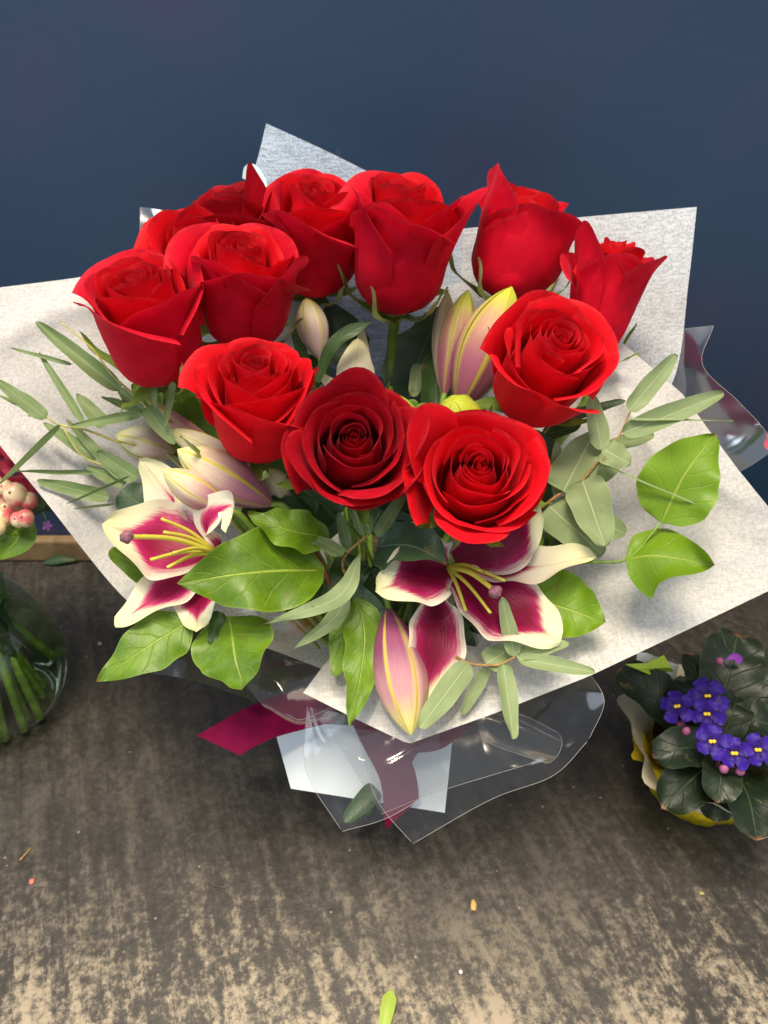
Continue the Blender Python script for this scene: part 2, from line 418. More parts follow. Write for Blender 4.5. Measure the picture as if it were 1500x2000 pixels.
def blade(name, parent, pts, w, mat, prof='ovate', hint=None, cup=.12, fold=0, wave=0, wf=3, roll=0, twist=0, arc=0,
          nt=22, nu=9, serr=0, recurve=0, seed=None):
    pts = [Vector(p) for p in pts]
    mid = pts[len(pts)//2]
    if hint is None: hint = ((CAM-mid).normalized()*.9 + Vector((0, 0, .35))).normalized()
    if len(pts) == 2:
        L = (pts[1]-pts[0]).length
        T = (pts[1]-pts[0]).normalized(); N = (hint - T*hint.dot(T)).normalized()
        c = (pts[0]+pts[1])/2 + N*arc*L*2
        p0, p1 = pts
        f = lambda t: p0*(1-t)**2 + c*2*t*(1-t) + p1*t*t
    else: f = lambda t: crom(pts, t)
    sd = rnd.uniform(0, 50) if seed is None else seed
    pf = PROF[prof]; vs = []; uvs = []
    L = (pts[-1]-pts[0]).length
    for j in range(nt):
        t = j/(nt-1)
        c = f(t); T = (f(min(1, t+.02))-f(max(0, t-.02))).normalized()
        S = T.cross(hint)
        if S.length < .05: S = T.cross(Vector((.3, .2, 1)))
        S.normalize(); N = S.cross(T).normalized()
        a = R_(roll + twist*(t-.3))
        S, N = S*math.cos(a)+N*math.sin(a), N*math.cos(a)-S*math.sin(a)
        wd = max(w*.5*pf(t), w*.004)
        for i in range(nu):
            u = -1+2*i/(nu-1)
            k = wd*u
            if serr: k *= 1+serr*((t*17) % 1.0-.5)*(abs(u) > .7)
            n = cup*w*u*u*pf(t)**.5 + fold*w*abs(u)*pf(t)
            if wave:
                n += wave*w*u*u*math.sin(wf*2*math.pi*t+sd+(1.3 if u > 0 else 0))*sm(0, .2, t)
                k *= 1+.4*wave*math.sin(wf*2*math.pi*t*1.3+sd*2+(2 if u > 0 else 0))*abs(u)
            if recurve: n -= recurve*w*abs(u)**3
            n += .035*w*nz(t*3+sd, u*1.5, sd)
            vs.append(c + S*k + N*n); uvs.append((u*.5+.5, t))
    return mk(name, vs, gridfaces(nu, nt), mat, parent, uvs)

# ------------------------------------------------------------------ roses
def rose_frame(px, py, d, tilt, roll):
    c = P(px, py, d); f = (c-CAM).normalized(); r = f.cross(UPV).normalized(); u = r.cross(f)
    t, ro = R_(tilt), R_(roll)
    ax = (math.cos(t)*(math.sin(ro)*r + math.cos(ro)*u) - math.sin(t)*f).normalized()
    X = (r - ax*r.dot(ax)).normalized() if abs(r.dot(ax)) < .95 else (u-ax*u.dot(ax)).normalized()
    Y = ax.cross(X)
    return c, Matrix((X, Y, ax)).transposed()
def petal_geo(R, Hh, th0, a, roll, close, lean, sp, tip, seed, rs=.74, nu=15, nv=18, wav=.03, peel=.0, z0=0., rbase=0., dip=.22, slant=0.):
    vs = []; uvs = []
    for i in range(nu):
        u = -1+2*i/(nu-1)
        top = 1 - dip*abs(u)**2.4 + tip*math.exp(-(u/.38)**2)*.08 + .010*math.sin(4*u+seed*3) + slant*u
        rollu = roll*(.40+.60*abs(u+.25*math.sin(seed))**1.1)
        rsu = (rs - .10*abs(u))
        er = ez = 0.
        for j in range(nv):
            v = j/(nv-1); s = v*top
            b = min(1, s/.36)
            rho = math.sqrt(max(0, 1-(1-b)**2))*(1-rbase)+rbase*b
            cl = 1 - close*sm(.40, .98, s)
            r = R*rho*cl + lean*Hh*max(0, s-.25)*(.6+.8*max(0, s-.25))
            z = Hh*(s - .10*(1-b)*b)
            e = (v-rsu)/(1-rsu)
            if e > 0 and roll:
                st = (1/(nv-1))/(1-rsu) if e > 1/(nv-1)/(1-rsu) else e
                Lr = (1-rsu)*Hh*top*.9
                phi = rollu*min(1, e*1.1)
                er += Lr*st*math.sin(phi); ez += Lr*st*(math.cos(phi)-1)
            r += er; z += ez
            au = abs(u)
            if au > .55 and s > .3: r += peel*R*((au-.55)/.45)**2*sm(.3, .8, s)*(1 if u*math.sin(seed*7) > 0 else .35)
            wf = .50+.50*sm(0, .42, s)
            th = th0 + u*a*wf
            r *= 1+sp*u*sm(.0, .5, s)
            k = nz(math.cos(th)*1.4*R*3+seed, math.sin(th)*1.4*R*3, s*2.2+seed)
            r += wav*(.3+s)*k*min(1, R*3)
            z += wav*.7*s*s*nz(u*2.2+seed*2, s*1.5, 3.1)
            r = max(r, .004)
            vs.append(Vector((r*math.cos(th), r*math.sin(th), z+z0))); uvs.append((u*.5+.5, v))
    # column-major -> row-major
    V = [None]*(nu*nv); U = [None]*(nu*nv)
    for i in range(nu):
        for j in range(nv): V[j*nu+i] = vs[i*nv+j]; U[j*nu+i] = uvs[i*nv+j]
    return V, U, gridfaces(nu, nv)

def rose(label, px, py, d, wpx, tilt, roll, mat=None, N=22, openn=.3, ht=1.05, spin=0, seed=1, extras=(), rollk=1., omat=None,
         stem=True, sepals=True, top_in=.95, narrow=1.0, outH=.90):
    mat = mat or M_RED; omat = omat or mat
    r_ = random.Random(seed*131)
    c, Mx = rose_frame(px, py, d, tilt, roll)
    S = wpx*d/F
    base = c - Mx @ Vector((0, 0, ht*.5*S))
    t = thing('rose', label, 'rose', base, 'red roses in the bouquet')
    spin = R_(spin); built = []
    for i in range(N):
        q = i/(N-1)
        R = (.035+.455*q**.85)*narrow*r_.uniform(.93, 1.07)
        a = 2.2*(1-q)**2.2 + 1.02 + .15*r_.random()
        if i < 3: a = 2.6
        Hh = ht*(top_in + (.05*math.sin(q*math.pi)) - (top_in+.0-outH)*sm(.55, 1, q) + r_.uniform(-.018, .018))
        rl = rollk*(1.25*sm(.45, 1.0, q)+.30*sm(.2, .5, q))*r_.uniform(.6, 1.25)
        cl = .40*(1-q)**.8+.04*(1-min(1, openn*4))+.02
        ln = openn*sm(.30, 1., q)*r_.uniform(.75, 1.2)
        th = spin + i*2.3999+r_.uniform(-.28, .28)
        built.append((q, petal_geo(R, Hh, th, a, rl, cl, ln, .13 if q > .25 else .22, r_.uniform(-.3, .5)*sm(.2, .6, q), r_.uniform(0, 40), rs=.88-.07*q,
                     peel=.03*q+.08*openn*q, wav=.020+.022*q, nu=19 if q > .4 else 15, dip=.03+.13*sm(.25, .9, q)+.10*openn*q, slant=r_.uniform(-.09, .09)*sm(.15, .5, q))))
    rad = sorted(math.hypot(v.x, v.y) for q, g_ in built for v in g_[0]); k_ = .5/rad[int(len(rad)*.985)]
    def put(V): return [base + Mx @ (Vector((v.x*k_, v.y*k_, v.z))*S) for v in V]
    for q, (V, U, Fc) in built:
        jo = Vector((r_.uniform(-.022, .022), r_.uniform(-.022, .022), 0)); V = [v+jo*min(1, v.z*2) for v in V]
        mk('petal', put(V), Fc, omat if q > .8 else mat, t, U)
    for ex in extras:
        kw = dict(R=.5, Hh=ht*.95, th=0, a=.7, roll=.6, close=0, lean=.3, tip=.8, dip=.26, peel=.06, rs=.82); kw.update(ex)
        V, U, Fc = petal_geo(kw['R'], kw['Hh'], R_(kw['th']-90), kw['a'], kw['roll'], kw['close'], kw['lean'], .05, kw['tip'], seed+kw['th'], rs=kw['rs'],
                             peel=kw['peel'], wav=.035, dip=kw['dip'], nu=17)
        mk('petal', put(V), Fc, kw.get('mat', omat), t, U)
    # hip
    vs, fs = ball_geo(Vector((0, 0, -.03)), .13, 10, 6, 1, 1, .8)
    mk('hip', put(vs), fs, M_SEPAL, t)
    if sepals:
        for k in range(5):
            a = spin + k*2*math.pi/5 + r_.uniform(-.25, .25)
            ca, sa = math.cos(a), math.sin(a)
            up = r_.choice([.30, .22, .05, -.12, .34]); out = r_.uniform(.52, .66)
            path = [(.05, -.06), (.30, -.02+.02*up), (out*.9, .06+up*.4), (out+.06, .14+up)]
            pts = [base + Mx @ (Vector((ca*p, sa*p, z))*S) for p, z in path]
            hn = (Mx @ Vector((-ca*.5, -sa*.5, 1)))
            blade('sepal', t, pts, .20*S, M_SEPAL, 'sepal', hint=hn, cup=.10, wave=.10, wf=2, nt=14, nu=5, twist=r_.uniform(-50, 50))
    if stem:
        ax = Mx @ Vector((0, 0, 1))
        p1 = base - ax*S*.06; p2 = base-ax*S*.75
        foot = Vector((TIE.x + r_.uniform(-.03, .03), TIE.y+r_.uniform(-.03, .03), .004))
        tie = TIE + Vector((r_.uniform(-.014, .014), r_.uniform(-.014, .014), 0))
        tube('stem', [p1, p2, p2.lerp(tie, .55), tie, foot], 11*d/F, 8*d/F, M_STEM, t, 26, 8)
    return t

rose('red rose at the far left, leaning outward over the tissue with its side petals closed', 289, 640, .515, 232, 30, -16, N=22, openn=.10, ht=1.0,
     spin=10, seed=3, omat=M_SIDE, outH=.95)
rose('large red rose in the left cluster, directly above the frilled front rose', 470, 574, .535, 216, 30, 4, N=22, openn=.10, ht=.98, spin=50, seed=8, omat=M_SIDE,
     outH=.97, extras=[dict(th=62, R=.50, lean=.05, roll=.9, a=.85, Hh=1.0, mat=M_SIDE)])
rose('bright red rose half hidden behind two others in the left cluster', 402, 535, .585, 205, 38, -6, N=20, openn=.14, spin=20, seed=12)
rose('dark crimson rose facing away at the back left, beside the pale blue strip', 468, 470, .600, 180, 12, -14, mat=M_DARK, N=18, openn=.12, spin=75, seed=5,
     extras=[dict(th=50, R=.45, lean=.0, roll=.4, a=.8, Hh=1.12, tip=1.8, dip=.4, mat=M_DARK)])
rose('red rose at the back, left of the tall centre rose, with its cup side showing', 617, 470, .585, 200, 27, 4, N=21, openn=.08, ht=1.06, spin=0, seed=14, omat=M_SIDE, outH=.96)
rose('tall red centre rose on a bare green stem, one petal flared out to the right', 782, 488, .555, 216, 22, 5, N=21, openn=.06, ht=1.14, spin=30, seed=21, omat=M_SIDE, outH=.98,
     extras=[dict(th=80, R=.46, lean=.27, roll=.3, a=.95, Hh=1.10, dip=.22, mat=M_SIDE), dict(th=-25, R=.48, lean=.0, roll=.35, a=1.1, Hh=1.04, mat=M_SIDE, rs=.9)])
rose('red rose at back right seen from the side, a tall pointed petal at left', 1008, 482, .565, 190, 8, 16, N=17, openn=.03, ht=1.06, spin=15, seed=27, omat=M_SIDE, outH=.93, rollk=.55,
     extras=[dict(th=-65, R=.47, lean=-.02, roll=.5, a=.95, Hh=1.22, tip=.6, dip=.20, mat=M_SIDE), dict(th=15, R=.50, lean=.0, roll=.35, a=1.1, Hh=.90, mat=M_SIDE, rs=.9)])
rose('narrow red rose at the far right, its outer petals spread like a vase', 1178, 588, .545, 150, 5, 12, N=15, openn=.14, ht=1.48, spin=40, seed=32, omat=M_SIDE, outH=.90, narrow=.85, rollk=.6,
     extras=[dict(th=-55, R=.40, lean=.10, roll=.5, a=.85, Hh=1.60, tip=.7, dip=.2, mat=M_SIDE), dict(th=75, R=.40, lean=.24, roll=.6, a=1.0, Hh=1.36, tip=.2, dip=.14, mat=M_SIDE),
             dict(th=10, R=.42, lean=.08, roll=.5, a=1.05, Hh=1.34, tip=.2, dip=.15, mat=M_SIDE)])
rose('wide open red rose at right, tipped to the right in front of the narrow one', 1060, 722, .500, 232, 50, 30, N=24, openn=.20, ht=.98, spin=120, seed=37, outH=.86)
rose('frilled red rose at front left, next to the dark one', 499, 795, .490, 220, 40, -2, N=25, openn=.18, ht=1.02, spin=200, seed=41, outH=.88, rollk=.9,
     extras=[dict(th=70, R=.46, lean=.16, roll=1.0, a=.7, Hh=.98)])
rose('dark velvety open rose in the front centre', 690, 876, .468, 252, 70, 4, mat=M_DARK, N=21, openn=.34, ht=.80, spin=70, seed=47, outH=.72, rollk=.75, top_in=.88,
     extras=[dict(th=178, R=.38, lean=.30, roll=.6, a=.8, Hh=.72, tip=1.2, dip=.3), dict(th=95, R=.40, lean=.32, roll=.7, a=.7, Hh=.76, tip=1.2, dip=.4), dict(th=-70, R=.40, lean=.26, roll=.9, a=.7, Hh=.76, tip=1., dip=.4), dict(th=20, R=.40, lean=.30, roll=.8, a=.7, Hh=.74, tip=1.5, dip=.4)])
rose('large open bright rose at the front, above the right lily', 930, 936, .462, 252, 68, 10, N=22, openn=.30, ht=.82, spin=150, seed=53, outH=.74, rollk=.75, top_in=.90,
     extras=[dict(th=-8, R=.42, lean=.36, roll=.8, a=.75, Hh=.76, tip=1.8, dip=.45), dict(th=-125, R=.40, lean=.30, roll=.5, a=.75, Hh=.84, tip=1.4, dip=.4), dict(th=70, R=.41, lean=.26, roll=.8, a=.85, Hh=.76, tip=.3, dip=.3)])

# ------------------------------------------------------------------ sprigs with leaves
def sprig(name, label, cat, stem, leaves, mats, r0=.0014, r1=.0006, prof='euc', group=None, smat=None, to_tie=True, leafname='leaf', **dkw):
    pts = [P(*s) for s in stem]
    foot = TIE + Vector((rnd.uniform(-.012, .012), rnd.uniform(-.012, .012), rnd.uniform(-.03, 0)))
    if to_tie: pts = [foot, foot.lerp(pts[0], .6)] + pts
    t = thing(name, label, cat, pts[0], group)
    tube('stem', pts, r0, r1, smat or M_TWIG, t, 8*len(pts), 6)
    for lf in leaves:
        bx, by, tx, ty, w, db, dt = lf[:7]
        kw = dict(prof=prof, cup=.06, wave=.05, arc=.05); kw.update(dkw)
        m = mats[0]
        if len(lf) > 7:
            k2 = dict(lf[7]); m = k2.pop('mat', m); mids = k2.pop('mid', None); kw.update(k2)
        else: mids = None
        kw['roll'] = kw.get('roll', 0)+rnd.uniform(-16, 16); kw['twist'] = rnd.uniform(-38, 38); kw['arc'] = kw['arc']+rnd.uniform(-.06, .07)
        kw['wave'] = kw['wave']*rnd.uniform(.7, 1.8); kw['cup'] = kw['cup']+rnd.uniform(-.06, .12)
        p = [P(bx, by, db)] + ([P(*q) for q in mids] if mids else []) + [P(tx, ty, dt)]
        blade(leafname, t, p, w*(.76 if kw['prof'] in ('euc', 'willow') else 1.12)*(db+dt)/2/F, m, **kw)
    return t
GE = 'eucalyptus sprigs'
sprig('eucalyptus_sprig', 'long leaved eucalyptus sprig at upper left, below the far left rose', 'eucalyptus sprig',
      [(360, 850, .555), (315, 819, .545), (258, 768, .537), (216, 729, .533), (180, 681, .530), (120, 630, .530)],
      [(235, 762, 70, 628, 46, .535, .53), (140, 712, 20, 680, 12, .54, .535), (285, 795, 342, 868, 44, .53, .525), (280, 805, 198, 775, 28, .545, .55),
       (280, 800, 232, 760, 40, .545, .555), (278, 808, 138, 833, 26, .53, .525, dict(arc=.03)), (338, 745, 322, 834, 20, .52, .52, dict(roll=25, arc=.12)),
       (298, 752, 303, 800, 20, .53, .525), (205, 832, 150, 770, 40, .542, .545)], [M_EUCD], smat=M_TWIGY, group=GE, prof='willow')
sprig('eucalyptus_sprig', 'eucalyptus sprig reaching over the left edge of the tissue', 'eucalyptus sprig',
      [(330, 890, .56), (255, 867, .545), (222, 860, .538), (168, 840, .530), (117, 830, .526), (90, 816, .523), (55, 812, .521)],
      [(90, 816, -8, 742, 42, .522, .515), (117, 830, -4, 948, 18, .524, .515, dict(roll=50, arc=.02)), (162, 824, 76, 688, 22, .535, .54, dict(roll=25)),
       (90, 815, -10, 770, 22, .53, .53, dict(mat=M_EUCD, roll=-30)), (240, 935, 130, 820, 30, .548, .55)], [M_EUCD], smat=M_TWIGY, group=GE, prof='willow')
sprig('eucalyptus_sprig', 'low eucalyptus sprig at left, lying on the tissue beside the left lily', 'eucalyptus sprig',
      [(330, 960, .565), (265, 945, .556), (228, 918, .55), (162, 891, .545), (120, 830, .545)],
      [(190, 895, 85, 826, 36, .55, .552), (268, 935, 190, 882, 46, .545, .548), (245, 945, 168, 912, 36, .55, .55), (213, 972, 72, 938, 40, .545, .54),
       (252, 930, 128, 985, 10, .535, .53, dict(roll=65)), (180, 922, 28, 919, 15, .54, .535, dict(roll=40)), (225, 984, 142, 994, 9, .54, .54, dict(roll=60))],
      [M_EUCD], smat=M_TWIGY, group=GE, prof='willow')
sprig('eucalyptus_sprig', 'eucalyptus sprig in the middle, drooping between the two lilies under the dark rose', 'eucalyptus sprig',
      [(690, 1150, .53), (670, 1109, .515), (677, 1082, .50), (708, 1054, .485), (720, 1045, .478)],
      [(735, 1048, 804, 944, 36, .48, .485, dict(arc=-.05)), (720, 1045, 722, 975, 24, .48, .49), (708, 1045, 680, 972, 22, .485, .50), (672, 1082, 588, 1040, 38, .495, .50),
       (704, 1080, 512, 1220, 50, .485, .472, dict(mid=[(660, 1165, .475)], mat=M_EUC)), (682, 1140, 568, 1272, 44, .50, .49, dict(mid=[(655, 1205, .495)], mat=M_EUC)),
       (680, 1075, 662, 1000, 30, .51, .515), (690, 1148, 770, 1230, 50, .515, .505, dict(mat=M_ROSELEAF))], [M_EUCD], group=GE)
sprig('eucalyptus_sprig', 'pale eucalyptus sprig hanging in front of the lower right lily', 'eucalyptus sprig',
      [(820, 1265, .53), (888, 1283, .498), (917, 1296, .49), (949, 1299, .484), (975, 1298, .480), (1006, 1283, .476)],
      [(915, 1295, 820, 1422, 66, .488, .476), (951, 1304, 902, 1396, 34, .49, .495, dict(roll=30)), (949, 1297, 1004, 1262, 44, .485, .49, dict(prof='ovate')),
       (1005, 1281, 980, 1166, 42, .476, .474), (1008, 1281, 1112, 1256, 42, .476, .476), (1012, 1286, 1162, 1313, 42, .474, .466), (983, 1297, 1003, 1444, 50, .477, .462)],
      [M_EUC], group=GE)
sprig('eucalyptus_sprig', 'broad leaved eucalyptus sprig at right, below the tipped rose', 'eucalyptus sprig',
      [(1020, 1030, .53), (1060, 990, .51), (1100, 960, .502), (1138, 937, .497), (1182, 883, .492), (1210, 850, .490), (1232, 802, .488)],
      [(1228, 802, 1320, 692, 52, .488, .486, dict(arc=-.12)), (1217, 846, 1414, 768, 58, .488, .47), (1230, 820, 1434, 823, 14, .484, .468, dict(roll=55)),
       (1176, 878, 1155, 772, 54, .492, .496), (1180, 878, 1231, 906, 48, .488, .478, dict(prof='ovate', arc=.1)), (1190, 872, 1278, 850, 40, .50, .505),
       (1173, 906, 1372, 990, 9, .486, .468, dict(roll=60)), (1100, 960, 1160, 846, 80, .50, .502, dict(prof='ovate')), (1090, 966, 1088, 862, 34, .51, .515),
       (1138, 938, 1182, 1066, 74, .494, .478, dict(prof='ovate')), (1145, 931, 1218, 888, 54, .505, .508, dict(prof='ovate')), (1073, 988, 1178, 1084, 72, .508, .495, dict(prof='ovate')),
       (1060, 1000, 1150, 1058, 56, .515, .51, dict(prof='ovate')), (1150, 1010, 1222, 1042, 52, .512, .51, dict(prof='ovate'))],
      [M_EUC], group=GE)
sprig('eucalyptus_sprig', 'grey green eucalyptus twig tucked under the tipped rose at right', 'eucalyptus sprig',
      [(1000, 960, .55), (1040, 880, .535), (1085, 820, .53), (1130, 795, .53)],
      [(1080, 822, 1222, 782, 32, .53, .525), (1085, 885, 1030, 840, 44, .53, .53), (1060, 850, 1135, 830, 42, .535, .53), (1050, 900, 1120, 905, 40, .53, .53),
       (1040, 920, 1000, 870, 40, .54, .54)], [M_ROSELEAF], group=GE)

GS = 'salal branches'
def V3(*a): return [tuple(x) for x in a]
sprig('salal_branch', 'salal branch with big glossy leaves under the left lily', 'leafy branch',
      [(660, 1190, .545), (631, 1108, .512), (600, 1060, .52)],
      [(633, 1112, 346, 1140, 150, .505, .462, dict(mid=[(490, 1118, .475)], cup=.06, wave=.07)), (644, 1052, 484, 1004, 76, .505, .49, dict(mid=[(560, 1034, .49)], wave=.10, cup=.10)),
       (373, 1212, 189, 1332, 104, .50, .478, dict(mid=[(290, 1262, .486)])), (447, 1203, 474, 1347, 150, .505, .472, dict(prof='broad', mid=[(458, 1275, .482)], cup=-.05)),
       (330, 1140, 214, 1074, 54, .515, .505), (308, 1010, 236, 958, 86, .535, .53, dict(mat=M_ROSELEAF, prof='broad')), (430, 1195, 410, 1258, 26, .503, .49, dict(mat=M_SALALD))],
      [M_SALAL], r0=.0016, r1=.0012, prof='ovate', smat=m_simple('red_stalk', (.25, .06, .03), .5), group=GS)
sprig('salal_branch', 'narrow salal sprig hanging down between the two lilies', 'leafy branch',
      [(700, 1200, .54), (694, 1165, .52)],
      [(697, 1166, 682, 1422, 74, .512, .478, dict(mid=[(712, 1240, .50), (702, 1330, .488)], fold=-.12, wave=.08)), (680, 1190, 658, 1322, 50, .52, .505),
       (712, 1300, 745, 1352, 46, .54, .535, dict(mat=M_SALALD))],
      [M_SALAL], r0=.0014, r1=.001, prof='ovate', smat=M_STEM, group=GS)
sprig('salal_branch', 'salal branch with two bright leaves spread on the tissue at far right', 'leafy branch',
      [(1010, 1140, .53), (1100, 1105, .505), (1160, 1098, .492), (1228, 1090, .484), (1290, 1022, .482)],
      [(1292, 1021, 1397, 847, 136, .482, .468, dict(prof='broad', mid=[(1335, 930, .472)], cup=.08)),
       (1222, 1090, 1396, 1104, 122, .484, .455, dict(prof='broad', mid=[(1290, 1086, .47)], wave=.16, wf=.9, fold=-.14, seed=2.2)),
       (1035, 1165, 1183, 1216, 124, .512, .492, dict(prof='broad', mid=[(1110, 1190, .502)], wave=.06)), (1000, 1040, 1060, 1070, 60, .52, .515)],
      [M_SALALB], r0=.0014, r1=.0009, prof='ovate', smat=M_STEM, group=GS)
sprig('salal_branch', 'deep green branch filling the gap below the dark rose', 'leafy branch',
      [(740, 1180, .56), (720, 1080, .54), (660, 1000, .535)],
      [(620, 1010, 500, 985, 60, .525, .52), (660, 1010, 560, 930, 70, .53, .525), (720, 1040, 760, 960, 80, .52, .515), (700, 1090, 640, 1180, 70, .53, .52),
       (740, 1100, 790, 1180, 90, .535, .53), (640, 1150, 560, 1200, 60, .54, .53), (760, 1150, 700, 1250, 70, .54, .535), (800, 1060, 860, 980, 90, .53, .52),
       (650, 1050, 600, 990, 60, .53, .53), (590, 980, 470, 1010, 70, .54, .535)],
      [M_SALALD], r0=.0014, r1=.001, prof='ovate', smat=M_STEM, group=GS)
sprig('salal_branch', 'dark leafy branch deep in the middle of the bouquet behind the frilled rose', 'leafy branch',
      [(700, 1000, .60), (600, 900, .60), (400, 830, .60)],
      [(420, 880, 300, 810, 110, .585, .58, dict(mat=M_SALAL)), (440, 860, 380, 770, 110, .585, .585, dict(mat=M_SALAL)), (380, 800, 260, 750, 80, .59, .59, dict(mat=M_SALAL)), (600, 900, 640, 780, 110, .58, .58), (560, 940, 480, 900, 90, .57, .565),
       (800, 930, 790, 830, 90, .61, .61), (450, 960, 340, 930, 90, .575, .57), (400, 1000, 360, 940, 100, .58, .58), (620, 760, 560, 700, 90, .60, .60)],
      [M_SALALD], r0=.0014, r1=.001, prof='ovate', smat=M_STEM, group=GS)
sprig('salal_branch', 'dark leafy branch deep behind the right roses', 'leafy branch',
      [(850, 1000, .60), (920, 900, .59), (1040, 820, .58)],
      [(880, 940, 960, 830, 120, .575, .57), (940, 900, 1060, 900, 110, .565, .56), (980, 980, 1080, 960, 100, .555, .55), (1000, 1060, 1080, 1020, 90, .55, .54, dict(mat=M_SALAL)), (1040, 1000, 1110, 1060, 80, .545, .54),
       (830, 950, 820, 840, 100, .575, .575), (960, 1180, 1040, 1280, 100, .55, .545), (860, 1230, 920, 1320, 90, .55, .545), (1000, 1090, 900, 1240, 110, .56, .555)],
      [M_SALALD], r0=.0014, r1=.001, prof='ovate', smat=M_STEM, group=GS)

# rose foliage and lily straps
def foliage(label, stem, leaves, mats, prof='ovate', **k):
    return sprig('rose_leaf_stalk' if prof == 'ovate' else 'lily_leaf_stalk', label, 'leaf stalk', stem, leaves, mats, .0013, .0009, prof, smat=M_STEM, group='loose leaf stalks', **k)
foliage('large dark serrated rose leaf standing beside the centre rose stem', [(760, 860, .585), (762, 790, .575)],
        [(790, 800, 868, 590, 112, .632, .625, dict(mid=[(822, 695, .622)], serr=.10, fold=.10)), (690, 700, 640, 600, 80, .62, .62),
         (822, 712, 806, 775, 30, .61, .61, dict(mat=M_EUC, prof='broad'))], [M_ROSELEAF])
foliage('dark toothed rose leaf lying over the right lily under the bright front rose', [(740, 1130, .54), (735, 1075, .515)],
        [(738, 1068, 872, 1100, 110, .505, .468, dict(serr=.12, mid=[(800, 1066, .486)], prof='broad')), (760, 1010, 806, 940, 66, .50, .505, dict(serr=.08)), (700, 1130, 760, 1200, 70, .53, .525)], [M_ROSELEAF])
foliage('arching dark strap leaf behind the rose stems', [(640, 860, .60), (625, 760, .58)],
        [(618, 745, 728, 626, 24, .575, .57, dict(mid=[(655, 668, .572)], arc=.1)), (600, 720, 575, 640, 20, .59, .59)], [M_SALALD], 'strap')
foliage('bright green strap leaves standing between the dark and bright front roses', [(840, 930, .56), (838, 880, .545)],
        [(834, 880, 832, 786, 44, .535, .53, dict(mat=M_SALAL)), (850, 870, 852, 690, 56, .585, .595, dict(mat=M_SALALD)), (815, 860, 800, 780, 30, .56, .56), (905, 830, 950, 800, 30, .54, .535, dict(mat=M_SALAL))], [M_SALAL], 'strap')

# ------------------------------------------------------------------ lilies
GL = 'open stargazer lilies'
def lily(label, throat, tepals, stam, style, stemto=True):
    tp = P(*throat)
    t = thing('lily', label, 'lily', tp, 'open pink and white lilies')
    for q in tepals:
        pts = [P(*p) for p in q[0]]; kw = dict(prof='lily', cup=.10, wave=.06, wf=2.6, nt=30, nu=13); kw.update(q[3] if len(q) > 3 else {})
        hp = kw.pop('h', None)
        if hp: kw['hint'] = (RGT*hp[0]+UPV*hp[1]-FWD*hp[2]).normalized()
        blade('tepal', t, pts, q[1]*1.2*D(pts[len(pts)//2])/F, q[2], **kw)
    for s in stam:
        f = tube('filament', [tp, tp.lerp(P(*s), .5)+UPV*.003, P(*s)], .0016, .0010, M_FIL, t, 10, 6)
    if style:
        e = P(*style)
        st = tube('style', [tp, tp.lerp(e, .5)+UPV*.004, e], .0019, .0015, M_FIL, t, 10, 7)
        mk('stigma', *ball_geo(e, 13*D(e)/F, 12, 8, 1, .9, .95, lump=.5), M_STIG, st)
    if stemto:
        tube('stem', [tp, tp.lerp(TIE, .3)+FWD*.02, TIE], .003, .003, M_STEM, t, 12, 7)
    return t
lily('open lily at lower left facing left, white edged magenta tepals and yellow stamens', (424, 1080, .505),
     [([(430, 1075, .507), (320, 1062, .505), (200, 1022, .485)], 142, M_LILY, dict(prof='lilyw', cup=.14, h=(-.15, .50, .85), wave=.04)),
      ([(408, 1020, .520), (350, 990, .528), (275, 895, .53)], 96, M_LILY2, dict(prof='lilyw', h=(-.5, .3, .8), cup=.05)),
      ([(412, 1020, .515), (380, 985, .520), (332, 930, .522)], 64, M_LILY2, dict(h=(.1, .5, .85))),
      ([(428, 1075, .507), (405, 1020, .494), (452, 988, .478), (440, 1040, .466)], 64, M_LILY2, dict(h=(-.6, .2, .75), cup=.2)),
      ([(420, 1092, .520), (345, 1140, .508), (224, 1222, .486)], 92, M_LILY, dict(prof='lilyw', h=(-.2, .55, .8), cup=.10)),
      ([(418, 1105, .522), (390, 1165, .506), (384, 1235, .488)], 82, M_LILY, dict(prof='lilyw', h=(-.2, .35, .9), cup=.08))],
     [(315, 1013, .478), (320, 1039, .472), (279, 1046, .466), (294, 1093, .462), (327, 1108, .462), (338, 1080, .460)], (248, 1048, .452))
lily('open lily at lower right under the bright front rose, deep magenta with white edges', (874, 1108, .508),
     [([(878, 1112, .508), (820, 1125, .490), (733, 1154, .478)], 112, M_LILYD, dict(prof='lilyw', h=(.0, .45, .9), wave=.07, cup=.10)),
      ([(880, 1118, .508), (985, 1185, .492), (1095, 1254, .472)], 140, M_LILYM, dict(prof='lilyw', h=(.1, .6, .8), wave=.05, cup=.06)),
      ([(900, 1105, .515), (1020, 1110, .505), (1164, 1084, .490)], 92, M_LILYD2, dict(prof='lilyw', h=(-.1, .75, .6), cup=.12)),
      ([(888, 1095, .512), (980, 1050, .500), (1054, 992, .492)], 116, M_LILYM, dict(prof='lilyw', h=(-.25, .05, .95), recurve=.10, cup=.08, wave=.08)),
      ([(850, 1160, .515), (850, 1250, .500), (818, 1410, .490)], 98, M_LILYD, dict(prof='lilyw', h=(.25, .3, .9), cup=.12, wave=.07)),
      ([(874, 1095, .510), (856, 1072, .505), (850, 1048, .50)], 50, M_LILY2, dict())],
     [(942, 1116, .480), (986, 1134, .470), (910, 1193, .474), (958, 1197, .462), (928, 1120, .486)], (968, 1155, .455))
